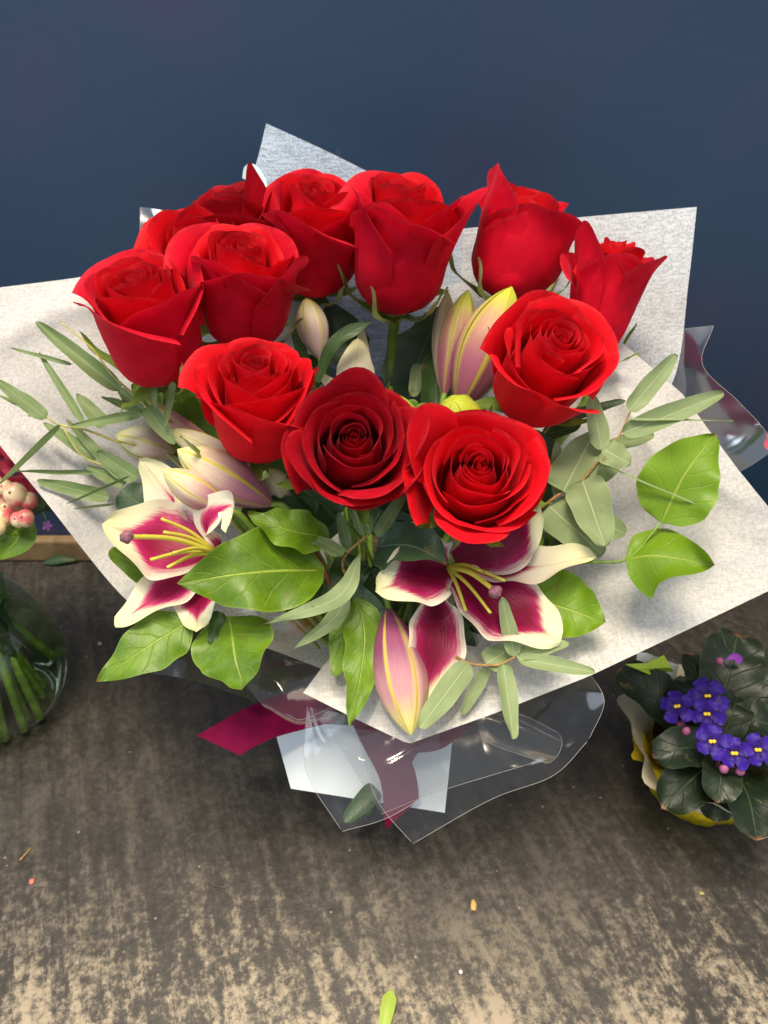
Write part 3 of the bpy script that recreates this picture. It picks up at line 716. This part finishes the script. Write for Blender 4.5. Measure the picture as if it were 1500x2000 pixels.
# half hidden white lily behind the rose stems
lily('pale lily tepals half hidden between the rose stems above the dark rose', (705, 800, .60),
     [([(700, 795, .60), (694, 730, .592), (700, 660, .59)], 62, M_LILYW, dict(prof='lilyw', wave=.03, wf=3.5, cup=-.12)),
      ([(690, 790, .60), (655, 758, .59), (614, 724, .585)], 26, M_LILYW, dict(wave=.02)), ([(705, 790, .61), (705, 720, .61), (708, 640, .61)], 40, M_LILYW, dict(wave=.02))], [], None)

def bud(label, base, tip, wpx, mat, bend=0., spin=0, blunt=.75, group='unopened lily buds', maxat=1.15, parent=None, gap=0.):
    b, e = P(*base), P(*tip); ax = (e-b); L = ax.length; ax.normalize()
    W = wpx*(D(b)+D(e))/2/F*.5
    vd = (CAM-b).normalized(); X = (vd - ax*vd.dot(ax)).normalized(); Y = ax.cross(X)
    t = thing('lily_bud', label, 'lily bud', b, group)
    def rad(s): return W*(.16*(1-s)+math.sin(math.pi*min(1, max(0, s**maxat*.97+.03*s)))**blunt)*1.0
    for lay in (1, 0):
        for k in range(3):
            ph0 = R_(spin) + k*2*math.pi/3 + (0 if lay == 0 else math.pi/3)
            ha = R_(64 if lay == 0 else 60); nt, nu = 22, 11
            vs = []; uvs = []
            for j in range(nt):
                s = j/(nt-1); r = max(rad(s), W*.02)
                c = b + ax*L*s + X*bend*L*math.sin(math.pi*s)
                for i in range(nu):
                    u = -1+2*i/(nu-1); th = ph0+u*ha*(1-.12*s)
                    rr = r*(1 if lay == 0 else .90)*(1+.075*math.exp(-(u/.16)**2) - .05*math.exp(-((abs(u)-.34)/.16)**2)*(lay == 0) - .02*abs(u)**4 + .03*u+gap*s*s)
                    vs.append(c + rr*(math.cos(th)*X+math.sin(th)*Y)); uvs.append((u*.5+.5, s))
            mk('tepal', vs, gridfaces(nu, nt), mat, t, uvs)
    tube('stem', [b+ax*L*.03, b-ax*L*.25, (b-ax*L*.3).lerp(TIE, .5), TIE], .0024, .0024, M_STEM, t, 14, 6)
    return t
bud('rosy lily bud hanging down at the front with a yellow tip', (758, 1190, .512), (803, 1436, .482), 96, M_BUDF, spin=25)
bud('big pink and lime lily bud standing behind the tipped rose', (898, 795, .555), (1000, 560, .545), 108, M_BUDP, spin=10, maxat=1.05)
bud('slim pink lily bud behind the big pink and lime one', (868, 770, .575), (914, 566, .572), 62, M_BUDP, spin=40)
bud('cream lily bud tip left of the slim pink bud', (862, 760, .59), (874, 568, .592), 46, M_BUDW, spin=0)
bud('cream lily bud with yellow ribs lying above the left lily', (530, 985, .515), (346, 878, .500), 88, M_BUDC, spin=15)
bud('small cream bud with yellow rib against the left lily', (450, 1000, .505), (318, 918, .488), 60, M_BUDC, spin=40)
bud('long pink and cream bud above the cream bud at left', (500, 925, .545), (325, 838, .535), 50, M_BUDW, spin=70)
bud('pink bud lying behind the left eucalyptus, beneath the far left rose', (480, 930, .56), (280, 775, .555), 34, M_BUDF, spin=70)
bud('round lime green bud between the two front roses', (903, 850, .535), (886, 780, .508), 92, M_BUDG, spin=20, blunt=.6, maxat=.9)
bud('yellow lily bud peeping out behind the dark rose', (825, 862, .535), (742, 768, .522), 62, M_BUDG, spin=50)
bud('pale bud behind the large left cluster rose', (625, 700, .59), (598, 580, .59), 56, M_BUDW, spin=30)
bud('yellow white bud at left among the willowy leaves', (340, 885, .565), (226, 850, .555), 66, M_BUDW, spin=10)
bud('salmon bud below the frilled rose', (575, 1000, .54), (518, 912, .52), 52, M_BUDW, spin=60)

# ------------------------------------------------------------------ wraps
def sheet(name, label, cat, rows, mat, nx=56, ny=56, amp=.0022, freq=16, lin=True, group=None, seed=0, edges=None, crease=0.):
    R3 = [[P(*p) for p in r] for r in rows]
    vs = []; uvs = []; nr = len(R3)-1
    for j in range(ny):
        t = j/(ny-1)*nr; i0 = min(int(t), nr-1); f = t-i0
        for i in range(nx):
            s = i/(nx-1)
            if lin: p = crom(R3[i0], s).lerp(crom(R3[i0+1], s), f)
            else: p = crom([crom(r, s) for r in R3], j/(ny-1))
            n = (CAM-p).normalized()
            k = nz(p.x*freq+seed, p.y*freq, p.z*freq)+.5*nz(p.x*freq*2.3+seed, p.y*freq*2.3, p.z*freq*2.3)
            cr = 1-abs(nz(p.x*freq*.7+seed*2, p.y*freq*.7+3, p.z*freq*.5))*2
            vs.append(p + n*(amp*k + crease*max(0, cr)**6)); uvs.append((s, j/(ny-1)))
    c = sum(vs, Vector())/len(vs)
    t = thing(name, label, cat, c, group)
    mk('sheet', vs, gridfaces(nx, ny), mat, t, uvs)
    if edges:
        for e in edges:
            idx = {'b': [(ny-1)*nx+i for i in range(nx)], 't': list(range(nx)), 'l': [j*nx for j in range(ny)], 'r': [j*nx+nx-1 for j in range(ny)]}[e]
            tube('cut_edge', [vs[k] for k in idx[::3]], .00016, .00016, M_CEDGE, t, 40, 5)
    return t
GT = 'white tissue sheets of the wrap'
sheet('tissue_sheet', 'left sheet of white tissue spreading past the left frame edge', 'tissue paper',
      [[(-95, 573, .565), (180, 538, .60), (400, 500, .63), (640, 480, .645)],
       [(-65, 770, .55), (150, 740, .59), (380, 720, .63), (640, 700, .645)],
       [(100, 993, .545), (250, 960, .59), (420, 930, .62), (660, 920, .64)],
       [(243, 1168, .545), (340, 1120, .58), (480, 1090, .60), (680, 1080, .62)],
       [(335, 1222, .545), (420, 1212, .57), (520, 1222, .59), (690, 1240, .61)],
       [(420, 1215, .555), (480, 1250, .57), (560, 1280, .58), (690, 1330, .60)]], M_PAPER, lin=False, amp=.005, freq=14, group=GT, seed=1, crease=.009)
sheet('tissue_sheet', 'pointed top sheet of white tissue rising behind the roses', 'tissue paper',
      [[(520, 241, .62), (640, 296, .62), (748, 350, .62), (900, 425, .62)],
       [(500, 320, .625), (620, 380, .63), (760, 440, .63), (900, 500, .63)],
       [(465, 430, .63), (600, 520, .64), (760, 560, .64), (900, 600, .64)],
       [(450, 560, .64), (600, 700, .65), (760, 740, .65), (900, 780, .645)]], M_PAPERB, lin=False, amp=.002, group=GT, seed=5)
sheet('tissue_sheet', 'upper right sheet of white tissue with a square corner behind the far right rose', 'tissue paper',
      [[(820, 455, .635), (1000, 437, .625), (1180, 420, .61), (1361, 404, .595)],
       [(840, 580, .64), (1000, 560, .63), (1180, 560, .61), (1345, 550, .59)],
       [(850, 720, .64), (1000, 720, .63), (1180, 720, .605), (1318, 735, .585)],
       [(850, 900, .63), (1000, 900, .615), (1150, 880, .60), (1240, 850, .585)]], M_PAPERC, lin=False, amp=.002, group=GT, seed=9)
sheet('tissue_sheet', 'large lower right sheet of white tissue under the salal leaves', 'tissue paper',
      [[(1000, 760, .60), (1080, 690, .59), (1195, 652, .575)],
       [(980, 850, .60), (1150, 780, .58), (1332, 768, .545)],
       [(950, 960, .595), (1200, 930, .56), (1440, 915, .520)],
       [(930, 1040, .59), (1230, 1030, .55), (1570, 1075, .500)],
       [(880, 1120, .585), (1200, 1110, .54), (1556, 1128, .492)],
       [(860, 1180, .58), (1050, 1230, .54), (1330, 1236, .495)],
       [(820, 1220, .575), (950, 1300, .53), (1150, 1321, .495)],
       [(780, 1240, .57), (850, 1350, .53), (975, 1390, .498)],
       [(760, 1250, .57), (770, 1350, .53), (798, 1453, .500)],
       [(740, 1240, .57), (690, 1320, .535), (690, 1402, .512)],
       [(700, 1220, .575), (640, 1290, .545), (592, 1353, .525)]], M_PAPER, lin=True, ny=100, nx=80, amp=.0048, freq=13, group=GT, seed=13, crease=.009)
# folded strip at the top of the back sheet
t = thing('tissue_strip', 'pale blue folded strip of tissue beside the dark crimson rose', 'tissue paper', P(500, 350, .612))
blade('strip', t, [P(482, 352, .612), P(489, 332, .610), P(505, 352, .606), P(521, 396, .604)], 26*.61/F, m_simple('pale_blue_tissue', (.62, .80, .82), .4, .4, .3), 'strap', nt=20, nu=5)
GC = 'clear cellophane wrap'
sheet('cellophane', 'curled clear cellophane at lower left behind the bright salal leaves', 'cellophane',
      [[(400, 1210, .56), (520, 1190, .57), (660, 1180, .575)], [(440, 1290, .53), (540, 1290, .53), (665, 1290, .54)],
       [(482, 1340, .520), (560, 1360, .518), (660, 1360, .525)], [(520, 1384, .520), (580, 1412, .520), (655, 1400, .525)], [(560, 1395, .530), (590, 1405, .535), (650, 1380, .54)]],
      M_CELLO, lin=False, amp=.0018, freq=22, group=GC, seed=3, edges='b', crease=.001)
sheet('cellophane', 'faint flat cellophane flap at left below the pointed salal leaf', 'cellophane',
      [[(300, 1240, .55), (420, 1250, .55), (520, 1260, .55)], [(270, 1312, .545), (370, 1328, .54), (500, 1370, .535)]], M_CELLO, lin=False, amp=.002, freq=26, group=GC, seed=33)
sheet('cellophane', 'pointed clear cellophane flap over the white card', 'cellophane',
      [[(600, 1380, .555), (720, 1400, .54), (860, 1390, .54)], [(598, 1505, .545), (720, 1500, .53), (860, 1480, .53)], [(668, 1624, .535), (764, 1594, .525), (880, 1520, .525)]],
      M_CELLO, lin=False, amp=.0022, freq=24, group=GC, seed=6, edges='bl', crease=.0015)
sheet('cellophane', 'large clear cellophane flap at lower right with a rounded end', 'cellophane',
      [[(700, 1440, .535), (880, 1390, .53), (1030, 1345, .52), (1150, 1312, .51)], [(735, 1560, .53), (900, 1490, .52), (1060, 1440, .51), (1180, 1370, .50)],
       [(806, 1648, .525), (958, 1562, .515), (1080, 1515, .505), (1150, 1445, .50)]], M_CELLO, lin=False, amp=.0028, freq=22, group=GC, seed=8, edges='blr', crease=.0015)
sheet('cellophane', 'rolled fold of clear cellophane inside the lower right flap', 'cellophane',
      [[(925, 1375, .535), (1010, 1392, .53), (1092, 1432, .525)], [(930, 1392, .528), (1005, 1412, .522), (1098, 1450, .516)], [(935, 1420, .526), (1000, 1440, .520), (1090, 1474, .515)],
       [(940, 1445, .530), (990, 1465, .524), (1072, 1492, .52)]],
      M_CELLO, lin=False, amp=.0008, freq=20, group=GC, seed=18, edges='btr')
sheet('cellophane', 'inner layer of clear cellophane crossing the maroon tail and card', 'cellophane',
      [[(640, 1420, .55), (760, 1425, .54), (930, 1400, .535)], [(700, 1520, .54), (800, 1500, .53), (980, 1450, .525)], [(745, 1590, .535), (860, 1545, .525), (1075, 1480, .52)]],
      M_CELLO, lin=False, amp=.0015, freq=20, group=GC, seed=28, edges='b')
sheet('cellophane', 'shiny clear cellophane corner at far right above the tissue', 'cellophane',
      [[(1290, 650, .60), (1340, 642, .59), (1394, 636, .58)], [(1300, 730, .60), (1340, 722, .585), (1372, 712, .575)], [(1350, 810, .58), (1400, 800, .565), (1440, 782, .555)],
       [(1400, 880, .56), (1450, 860, .55), (1492, 838, .54)], [(1440, 925, .555), (1475, 905, .548), (1510, 880, .545)]], M_CELLOS, lin=False, amp=.0015, freq=20, group=GC, seed=21, edges='rt', crease=.002)
sheet('cellophane', 'small clear cellophane corner at upper left behind the left cluster', 'cellophane',
      [[(274, 404, .62), (330, 412, .62), (400, 425, .625)], [(273, 470, .62), (330, 470, .62), (400, 480, .625)], [(272, 540, .62), (330, 540, .62), (400, 545, .625)]],
      M_CELLOS, lin=False, amp=.003, freq=26, group=GC, seed=24, edges='l', crease=.003)
# ribbon and card
t = thing('ribbon', 'maroon satin ribbon with two tails under the bouquet', 'ribbon', TIE)
def strip(name, pts, w, mat, parent, ang=0, n=20):
    pts = [P(*p) for p in pts]; vs = []; uvs = []
    for j in range(n):
        s = j/(n-1); c = crom(pts, s); T = (crom(pts, min(1, s+.03))-crom(pts, max(0, s-.03))).normalized()
        nrm = (CAM-c).normalized(); S = T.cross(nrm).normalized(); ww = w*D(c)/F*.5
        for i in range(5):
            u = -1+i*.5
            slant = ang*u*ww*max(0, (s-.7)/.3)
            vs.append(c+S*u*ww+T*slant+nrm*(.0012*u*u)); uvs.append((u*.5+.5, s))
    return mk(name, vs, gridfaces(5, n), mat, parent, uvs)
strip('tail', [(650, 1372, .57), (590, 1386, .56), (510, 1410, .535), (426, 1456, .522)], 74, M_RIBBON, t, .75)
strip('tail', [(690, 1330, .575), (735, 1430, .565), (775, 1510, .562), (786, 1590, .562)], 70, M_RIBBON, t, .7)
strip('tail', [(900, 1390, .57), (850, 1430, .56), (800, 1440, .56), (770, 1480, .565)], 66, M_RIBBON, t, 0)
vs = []; fs = []
for a in range(25):
    th = 2*math.pi*a/24
    for z in (-.012, .012): vs.append(TIE+Vector((.028*math.cos(th), .028*math.sin(th), z)))
for a in range(24): fs.append((2*a, 2*a+2, 2*a+3, 2*a+1))
mk('band', vs, fs, M_RIBBON, t)
c4 = [P(532, 1410, .592), P(885, 1425, .592), P(868, 1587, .585), P(568, 1540, .585)]
nn = (CAM-c4[0]).normalized()*.0012
o = mk('gift_card', [p for p in c4]+[p+nn for p in c4], [(3, 2, 1, 0), (4, 5, 6, 7), (0, 1, 5, 4), (1, 2, 6, 5), (2, 3, 7, 6), (3, 0, 4, 7)], M_CARD, smooth=False, loc=c4[0])
tag(o, 'blank white card tied below the bouquet, under the clear cellophane', 'card')
t = thing('loose_leaf', 'green leaf showing through the cellophane below the card', 'leaf', P(700, 1600, .575))
blade('leaf_blade', t, [P(735, 1540, .58), P(672, 1606, .565)], .016, M_SALALD)

# ------------------------------------------------------------------ vase at left
def lathe(name, c, prof, mat, parent, n=48):
    vs = []
    for r, z in prof:
        for k in range(n):
            a = 2*math.pi*k/n; vs.append(c+Vector((r*math.cos(a), r*math.sin(a), z)))
    return mk(name, vs, gridfaces(n, len(prof), True), mat, parent)
def m_glass():
    g = G('vase_glass')
    lw = g.t.nodes.new('ShaderNodeLayerWeight'); lw.inputs[0].default_value = .45
    tr = g.sh('ShaderNodeBsdfTransparent', Color=(.95, .97, .955)); gl = g.sh('ShaderNodeBsdfGlossy', Color=(1, 1, 1), Roughness=.03)
    return g.out(g.mixs(g.math('MINIMUM', g.mul(lw.outputs['Fresnel'], .55), .6), tr, gl))
M_GLASS = m_glass()
M_WATER = (lambda g: g.out(g.mixs(.06, g.sh('ShaderNodeBsdfTransparent', Color=(.93, .96, .90)), g.sh('ShaderNodeBsdfGlossy', Color=(1, 1, 1), Roughness=.02))))(G('vase_water'))
VC = Vector((-.385, .475, 0))
vt = thing('vase', 'round clear glass vase of green stems at the left frame edge', 'vase', VC)
prof = [(.035, .001), (.052, .006), (.066, .025), (.073, .05), (.074, .072), (.069, .10), (.058, .125), (.046, .143), (.040, .155), (.042, .168)]
def dense(p, k=6):
    v = [Vector((a, b, 0)) for a, b in p]; return [(crom(v, i/(k*len(p))).x, crom(v, i/(k*len(p))).y) for i in range(k*len(p)+1)]
lathe('glass', VC, dense(prof), M_GLASS, vt)
dp = dense(prof); lathe('water', VC, [(0.001, .004)]+[(r*.965, z+.002) for r, z in dp if z < .118]+[(.001, .119)], M_WATER, vt)
M_VSTEM = m_simple('vase_stem', (.16, .30, .025), .45, .4, .15, nscale=60, namt=.5)
for k in range(30):
    a = k*2.4; rb = .026+.038*(k % 4)/3
    p0 = VC+Vector((rb*math.cos(a), rb*math.sin(a), .008)); p2 = VC+Vector((rb*.45*math.cos(a+.9), rb*.45*math.sin(a+.9), .15))
    p3 = VC+Vector((rb*.5*math.cos(a+1.3), rb*.5*math.sin(a+1.3), .19))
    t = thing('cut_stem', 'green flower stem standing in the water of the round vase', 'stem', p0, 'stems in the glass vase')
    tube('stem', [p0, p0.lerp(p2, .5), p2, p3], .0042, .0036, M_VSTEM, t, 14, 7)
    if k % 2 == 0: blade('leaf', t, [p0.lerp(p2, .45), p0.lerp(p2, .75)+Vector((.02*math.cos(a*3), .02*math.sin(a*3), .01)), p0.lerp(p2, .95)+Vector((.04*math.cos(a*3), .04*math.sin(a*3), 0))], .022, M_SALALD, nt=12, nu=5)
M_HYD = m_simple('coral_pink_petal', (.62, .055, .11), .5, .3, .25, nscale=60, namt=.35)
hc = P(-8, 940, .66)
t = thing('pink_flower', 'coral pink flower head at the left frame edge above the vase', 'flower', hc)
for k in range(70):
    z = 1-2*(k+.5)/70; a = k*2.39996; r = math.sqrt(1-z*z); d = Vector((r*math.cos(a), r*math.sin(a), z))
    c = hc+d*.026
    tt = d.cross(Vector((.2, .3, 1))).normalized()*.014
    blade('petal', t, [c-tt*.3, c+tt*.5+d*.008, c+tt+d*.006], .019, M_HYD, 'obov', hint=d, nt=7, nu=5)
tube('stem', [hc, hc.lerp(VC+Vector((0, 0, .17)), .5), VC+Vector((.01, 0, .15))], .003, .003, M_VSTEM, t)
bc = P(20, 992, .62)
t = thing('hypericum_sprig', 'sprig of cream and pink berries at the left frame edge', 'berries', bc)
g = G('berry_blush'); n_ = g.noise(g.OB, 70, 2)
M_BERRY = g.out(g.pr(g.mix(g.sstep(n_, .42, .62), (.80, .62, .36), (.72, .16, .16)), .3, spec=.5))
for q in [(30, 965, 22), (5, 975, 18), (20, 992, 22), (50, 1012, 17), (4, 1010, 20), (56, 978, 17), (36, 1015, 15), (-12, 950, 22), (10, 952, 15), (-5, 1030, 16)]:
    c = P(q[0], q[1], .615+rnd.uniform(-.01, .01)); rr = q[2]*.62/F
    bo = ball('berry', c, rr, M_BERRY, t, nu=14, nv=10, sz=1.08)
    mk('calyx', *ball_geo(c-FWD*rr*.96+UPV*rr*.1, rr*.16, 6, 4), M_STIG, bo)
tube('stem', [bc+FWD*.012, bc.lerp(VC+Vector((0, 0, .17)), .5), VC+Vector((.02, 0, .14))], .002, .002, M_VSTEM, t)
blade('leaf', t, [P(15, 1030, .63), P(35, 1050, .62), P(-10, 1095, .62)], .03, M_SALAL)
blade('leaf', t, [P(40, 1000, .64), P(85, 985, .64), P(100, 1000, .645)], .016, M_SALALD)
t = thing('small_blossom', 'tiny mauve blossom on a green thread left of the tissue', 'flower', P(92, 1025, .66))
tube('stem', [P(70, 990, .655), P(86, 1004, .66), P(91, 1020, .66)], .0008, .0006, M_STEM, t, 8, 5)
for k in range(5):
    a = k*1.2566; c = P(92, 1027, .658)
    blade('petal', t, [c, c+(RGT*math.cos(a)+UPV*math.sin(a))*.005], .004, m_simple('mauve', (.45, .16, .45), .5) if k == 0 else bpy.data.materials['mauve'], 'obov', nt=6, nu=3)
t = thing('fallen_leaf', 'dark slender leaf lying by the skirting board at left', 'leaf', Q(115, 1095, .004))
blade('leaf_blade', t, [Q(82, 1100, .004), Q(120, 1092, .008), Q(160, 1094, .004)], .012, M_SALALD, 'willow')

# ------------------------------------------------------------------ african violet at right
PC = Vector((.288, .390, 0))
pt = thing('african_violet', 'potted african violet with purple flowers in yellow foil at right', 'potted plant', PC)
M_FOIL = m_simple('yellow_foil', (.80, .60, .01), .28, .5, nscale=80, namt=.25)
M_LINER = m_simple('cream_liner', (.72, .66, .50), .6, .3, .2, nscale=60, namt=.1)
def ruffle(name, c, rs, mat, parent, amp, fq, seed, n=96):
    vs = []
    for j, (r, z) in enumerate(rs):
        for k in range(n):
            a = 2*math.pi*k/n; q = j/(len(rs)-1)
            rr = r*(1+amp*q*math.sin(fq*a+seed)+.5*amp*q*math.sin(fq*2.3*a+seed*2)+amp*.8*nz(math.cos(a)*3+seed, math.sin(a)*3, z*40))
            vs.append(c+Vector((rr*math.cos(a), rr*math.sin(a), z+.006*q*math.sin(fq*.6*a+seed))))
    return mk(name, vs, gridfaces(n, len(rs), True), mat, parent)
ruffle('foil_cover', PC, [(.002, .0015), (.046, .002), (.049, .02), (.052, .04), (.062, .06), (.072, .068)], M_FOIL, pt, .06, 11, 2)
ruffle('paper_liner', PC+Vector((-.006, -.010, 0)), [(.052, .045), (.058, .062), (.068, .074), (.076, .084)], M_LINER, pt, .07, 6, 4)
vs, fs = [], []
for j, (r, z) in enumerate([(.050, .055), (.03, .066), (.001, .068)]):
    for k in range(24): a = 2*math.pi*k/24; vs.append(PC+Vector((r*math.cos(a), r*math.sin(a), z)))
mk('soil', vs, gridfaces(24, 3, True), m_simple('soil', (.02, .014, .01), .9, .2, nscale=300, namt=.5), pt)
for (bx, by, tx, ty, w, zb, zt, opt) in [
    (1345, 1440, 1205, 1310, 112, .085, .115, {}), (1395, 1470, 1275, 1480, 92, .095, .105, {}), (1400, 1490, 1292, 1580, 108, .08, .085, {}), (1400, 1500, 1400, 1568, 84, .10, .105, {}),
    (1430, 1500, 1478, 1640, 118, .085, .10, {}), (1420, 1430, 1520, 1420, 100, .10, .11, {}), (1400, 1400, 1440, 1240, 150, .09, .125, {}), (1365, 1400, 1345, 1275, 66, .09, .115, {}),
    (1380, 1510, 1398, 1606, 90, .078, .075, {}), (1440, 1390, 1560, 1290, 130, .085, .11, {}), (1440, 1460, 1540, 1500, 110, .09, .10, {}), (1390, 1430, 1310, 1330, 80, .10, .11, {}), (1410, 1450, 1440, 1360, 80, .10, .115, {})]:
    b, e = Q(bx, by, zb), Q(tx, ty, zt)
    wd = w*.68/F
    lf = blade('leaf', pt, [b, b.lerp(e, .5)+Vector((0, 0, .010)), e], wd, M_VIOLEAF, 'round', cup=.12, wave=.04, hint=Vector((0, -.25, 1)), nt=20, nu=11, seed=bx*.1)
    tube('petiole', [b+Vector((0, 0, .001)), b.lerp(PC+Vector((0, 0, .07)), .6)+Vector((0, 0, -.004)), PC+Vector((0, 0, .066))], .0022, .0026, m_simple('violet_petiole', (.16, .05, .05), .5) if bx == 1345 else bpy.data.materials['violet_petiole'], lf, 8, 6)
gv = G('violet_petal'); uu, v_, u_ = gv.uv()
cc = gv.mix(gv.sstep(v_, .0, .8), (.018, .002, .14), (.034, .002, .29))
M_VIO = gv.out(gv.mixs(.2, gv.pr(cc, .5, gv.bump(gv.noise(gv.OB, 900, 2), .25, .0005), .3, Sheen_Weight=.3), gv.sh('ShaderNodeBsdfTranslucent', Color=cc)))
M_ANTH = m_simple('anther_yellow', (.85, .58, .04), .5, .3)
for i, (fx, fy, w, z, rx, ry) in enumerate([(1323, 1380, 66, .128, -.3, .1), (1381, 1360, 76, .135, .0, .0), (1380, 1393, 64, .131, .0, -.35), (1391, 1448, 68, .130, -.05, -.1), (1433, 1470, 64, .128, .1, -.3), (1478, 1464, 66, .129, .25, -.2)]):
    c = Q(fx, fy, z); s = w*D(c)/F*.5
    nrm = ((CAM-c).normalized()*.8+Vector((0, 0, .4))+RGT*rx+UPV*ry).normalized()
    X = (RGT-nrm*RGT.dot(nrm)).normalized(); Y = nrm.cross(X)
    fl = None
    vs, fs = tube_geo([c-nrm*.002, c-nrm*.012-Vector((0, 0, .012)), PC+Vector((rnd.uniform(-.01, .01), 0, .07))], .0009, .0011, 8, 5)
    fl = mk('flower_stalk', vs, fs, bpy.data.materials['violet_petiole'], pt)
    for k in range(5):
        a = R_(90+k*72+i*17); dr = X*math.cos(a)+Y*math.sin(a)
        big = 1.12 if k in (2, 3) else .95
        blade('petal', fl, [c, c+dr*s*.5*big+nrm*.0022, c+dr*s*big+nrm*.001], s*1.08, M_VIO, 'obov', hint=nrm, cup=.08, wave=.10, nt=10, nu=7)
    for q in (-1, 1):
        vs, fs = ball_geo(c+nrm*.0025+X*q*.0012-Y*.0004, .0016, 8, 6); mk('anther', vs, fs, M_ANTH, fl)
M_VBUD = m_simple('mauve_bud', (.36, .10, .22), .5)
for (x, y, z) in [(1340, 1428, .115), (1414, 1502, .118), (1446, 1506, .118), (1330, 1415, .112), (1405, 1292, .128)]:
    ball('flower_bud', Q(x, y, z), .0034, M_VBUD, pt, sz=1.2)
c = Q(1416, 1290, .130)
blade('petal', pt, [c, c+RGT*.008+UPV*.003, c+RGT*.014-UPV*.002], .010, m_simple('purple_petal', (.22, .04, .36), .5), 'obov', nt=8, nu=5)
def pick(label, pts, mat):
    V = [Q(*p) for p in pts]; n = Vector((0, -.3, 1)).normalized()*.001
    o = mk('plant_tag', V+[p+n for p in V], [tuple(range(len(V)))[::-1], tuple(range(len(V), 2*len(V)))]+[(i, (i+1) % len(V), len(V)+(i+1) % len(V), len(V)+i) for i in range(len(V))], mat, smooth=False, loc=V[0])
    return tag(o, label, 'plant tag')
pick('lime green tag stuck in the african violet pot', [(1221, 1298, .128), (1262, 1296, .126), (1296, 1280, .124), (1310, 1305, .118), (1316, 1312, .112), (1296, 1312, .112), (1268, 1318, .118), (1245, 1308, .124)], m_simple('lime_tag', (.50, .68, .05), .45, .4, .2))
pick('white tag stuck behind the lime green tag in the african violet pot', [(1244, 1274, .125), (1262, 1276, .124), (1325, 1300, .112), (1318, 1335, .095), (1275, 1335, .095), (1242, 1296, .118)], m_simple('white_tag', (.78, .80, .76), .45, .4, .1))

# wrapped plant at the right frame edge
WC = Vector((.46, .50, 0))
t = thing('wrapped_plant', 'red flowered plant in clear sleeve at the right frame edge', 'potted plant', WC)
ruffle('sleeve', WC, [(.035, .002), (.045, .06), (.06, .12), (.082, .18)], M_CELLO, t, .08, 5, 1)
ruffle('pot', WC, [(.002, .003), (.030, .003), (.038, .06)], m_simple('green_pot', (.05, .16, .10), .4), t, .0, 5, 1)
for k in range(16):
    a = k*2.4; r = .03+.05*(k % 4)/3; b = WC+Vector((.01*math.cos(a), .01*math.sin(a), .07)); e = WC+Vector((r*math.cos(a), r*math.sin(a), .13+.008*(k % 5)))
    blade('leaf', t, [b, b.lerp(e, .6)+Vector((0, 0, .01)), e], .04, m_simple('pale_green_leaf', (.30, .40, .16), .5, .3, .2) if k == 0 else bpy.data.materials['pale_green_leaf'], hint=Vector((0, -.2, 1)), nt=12, nu=5)
rc = P(1516, 866, .70)
tube('flower_stem', [WC+Vector((0, 0, .06)), WC.lerp(rc, .5)+Vector((0, 0, .05)), rc], .002, .0015, M_STEM, t)
for k in range(9):
    a = k*2.4; d = (RGT*math.cos(a)+UPV*math.sin(a))*.014-FWD*.006
    blade('petal', t, [rc, rc+d*.6-FWD*.004, rc+d*1.1], .016, M_RED, 'obov', nt=8, nu=5)

# ------------------------------------------------------------------ litter on the shelf
t = thing('leaf_scrap', 'light green leaf scrap lying on the shelf at the bottom', 'leaf', Q(757, 1965, .002))
blade('leaf_blade', t, [Q(748, 2015, .002), Q(757, 1970, .004), Q(765, 1932, .003)], .0105, m_leaf('scrap_green', (.30, .42, .05), (.38, .50, .08), (.5, .6, .2), (.4, .5, .1)), 'strap', hint=Vector((0, 0, 1)), nt=14, nu=5)
o = tube('twig_bit', [Q(39, 1680, .0012), Q(50, 1668, .0016), Q(60, 1657, .0012)], .0011, .0006, M_TWIG, None, 6, 5); tag(o, 'brown splinter of twig on the shelf at lower left', 'twig')
def crumb(name, label, cat, px, py, r, col, k):
    vs, fs = ball_geo(Q(px, py, r*.4), r, 10, 6, 1.0, k, .45, lump=.5, seed=px)
    o = mk(name, vs, fs, m_simple(name+'_tone', col, .6), loc=Q(px, py, 0)); tag(o, label, cat)
crumb('petal_crumb', 'pink petal crumb on the shelf near the twig splinter', 'petal', 62, 1722, .0026, (.50, .16, .12), 1)
crumb('seed_husk', 'tan seed husk lying on the shelf below the cellophane', 'husk', 925, 1768, .0024, (.45, .30, .09), 2)
crumb('straw_chip', 'small straw chip on the shelf in the shade of the violet', 'chip', 1371, 1745, .0022, (.36, .28, .12), .7)
crumb('white_chip', 'tiny white chip on the shelf right of the green leaf scrap', 'chip', 900, 1898, .0014, (.70, .68, .60), 1)
crumb('pale_speck', 'tiny pale speck on the shelf left of the bouquet shade', 'chip', 195, 1257, .0022, (.50, .48, .42), .8)
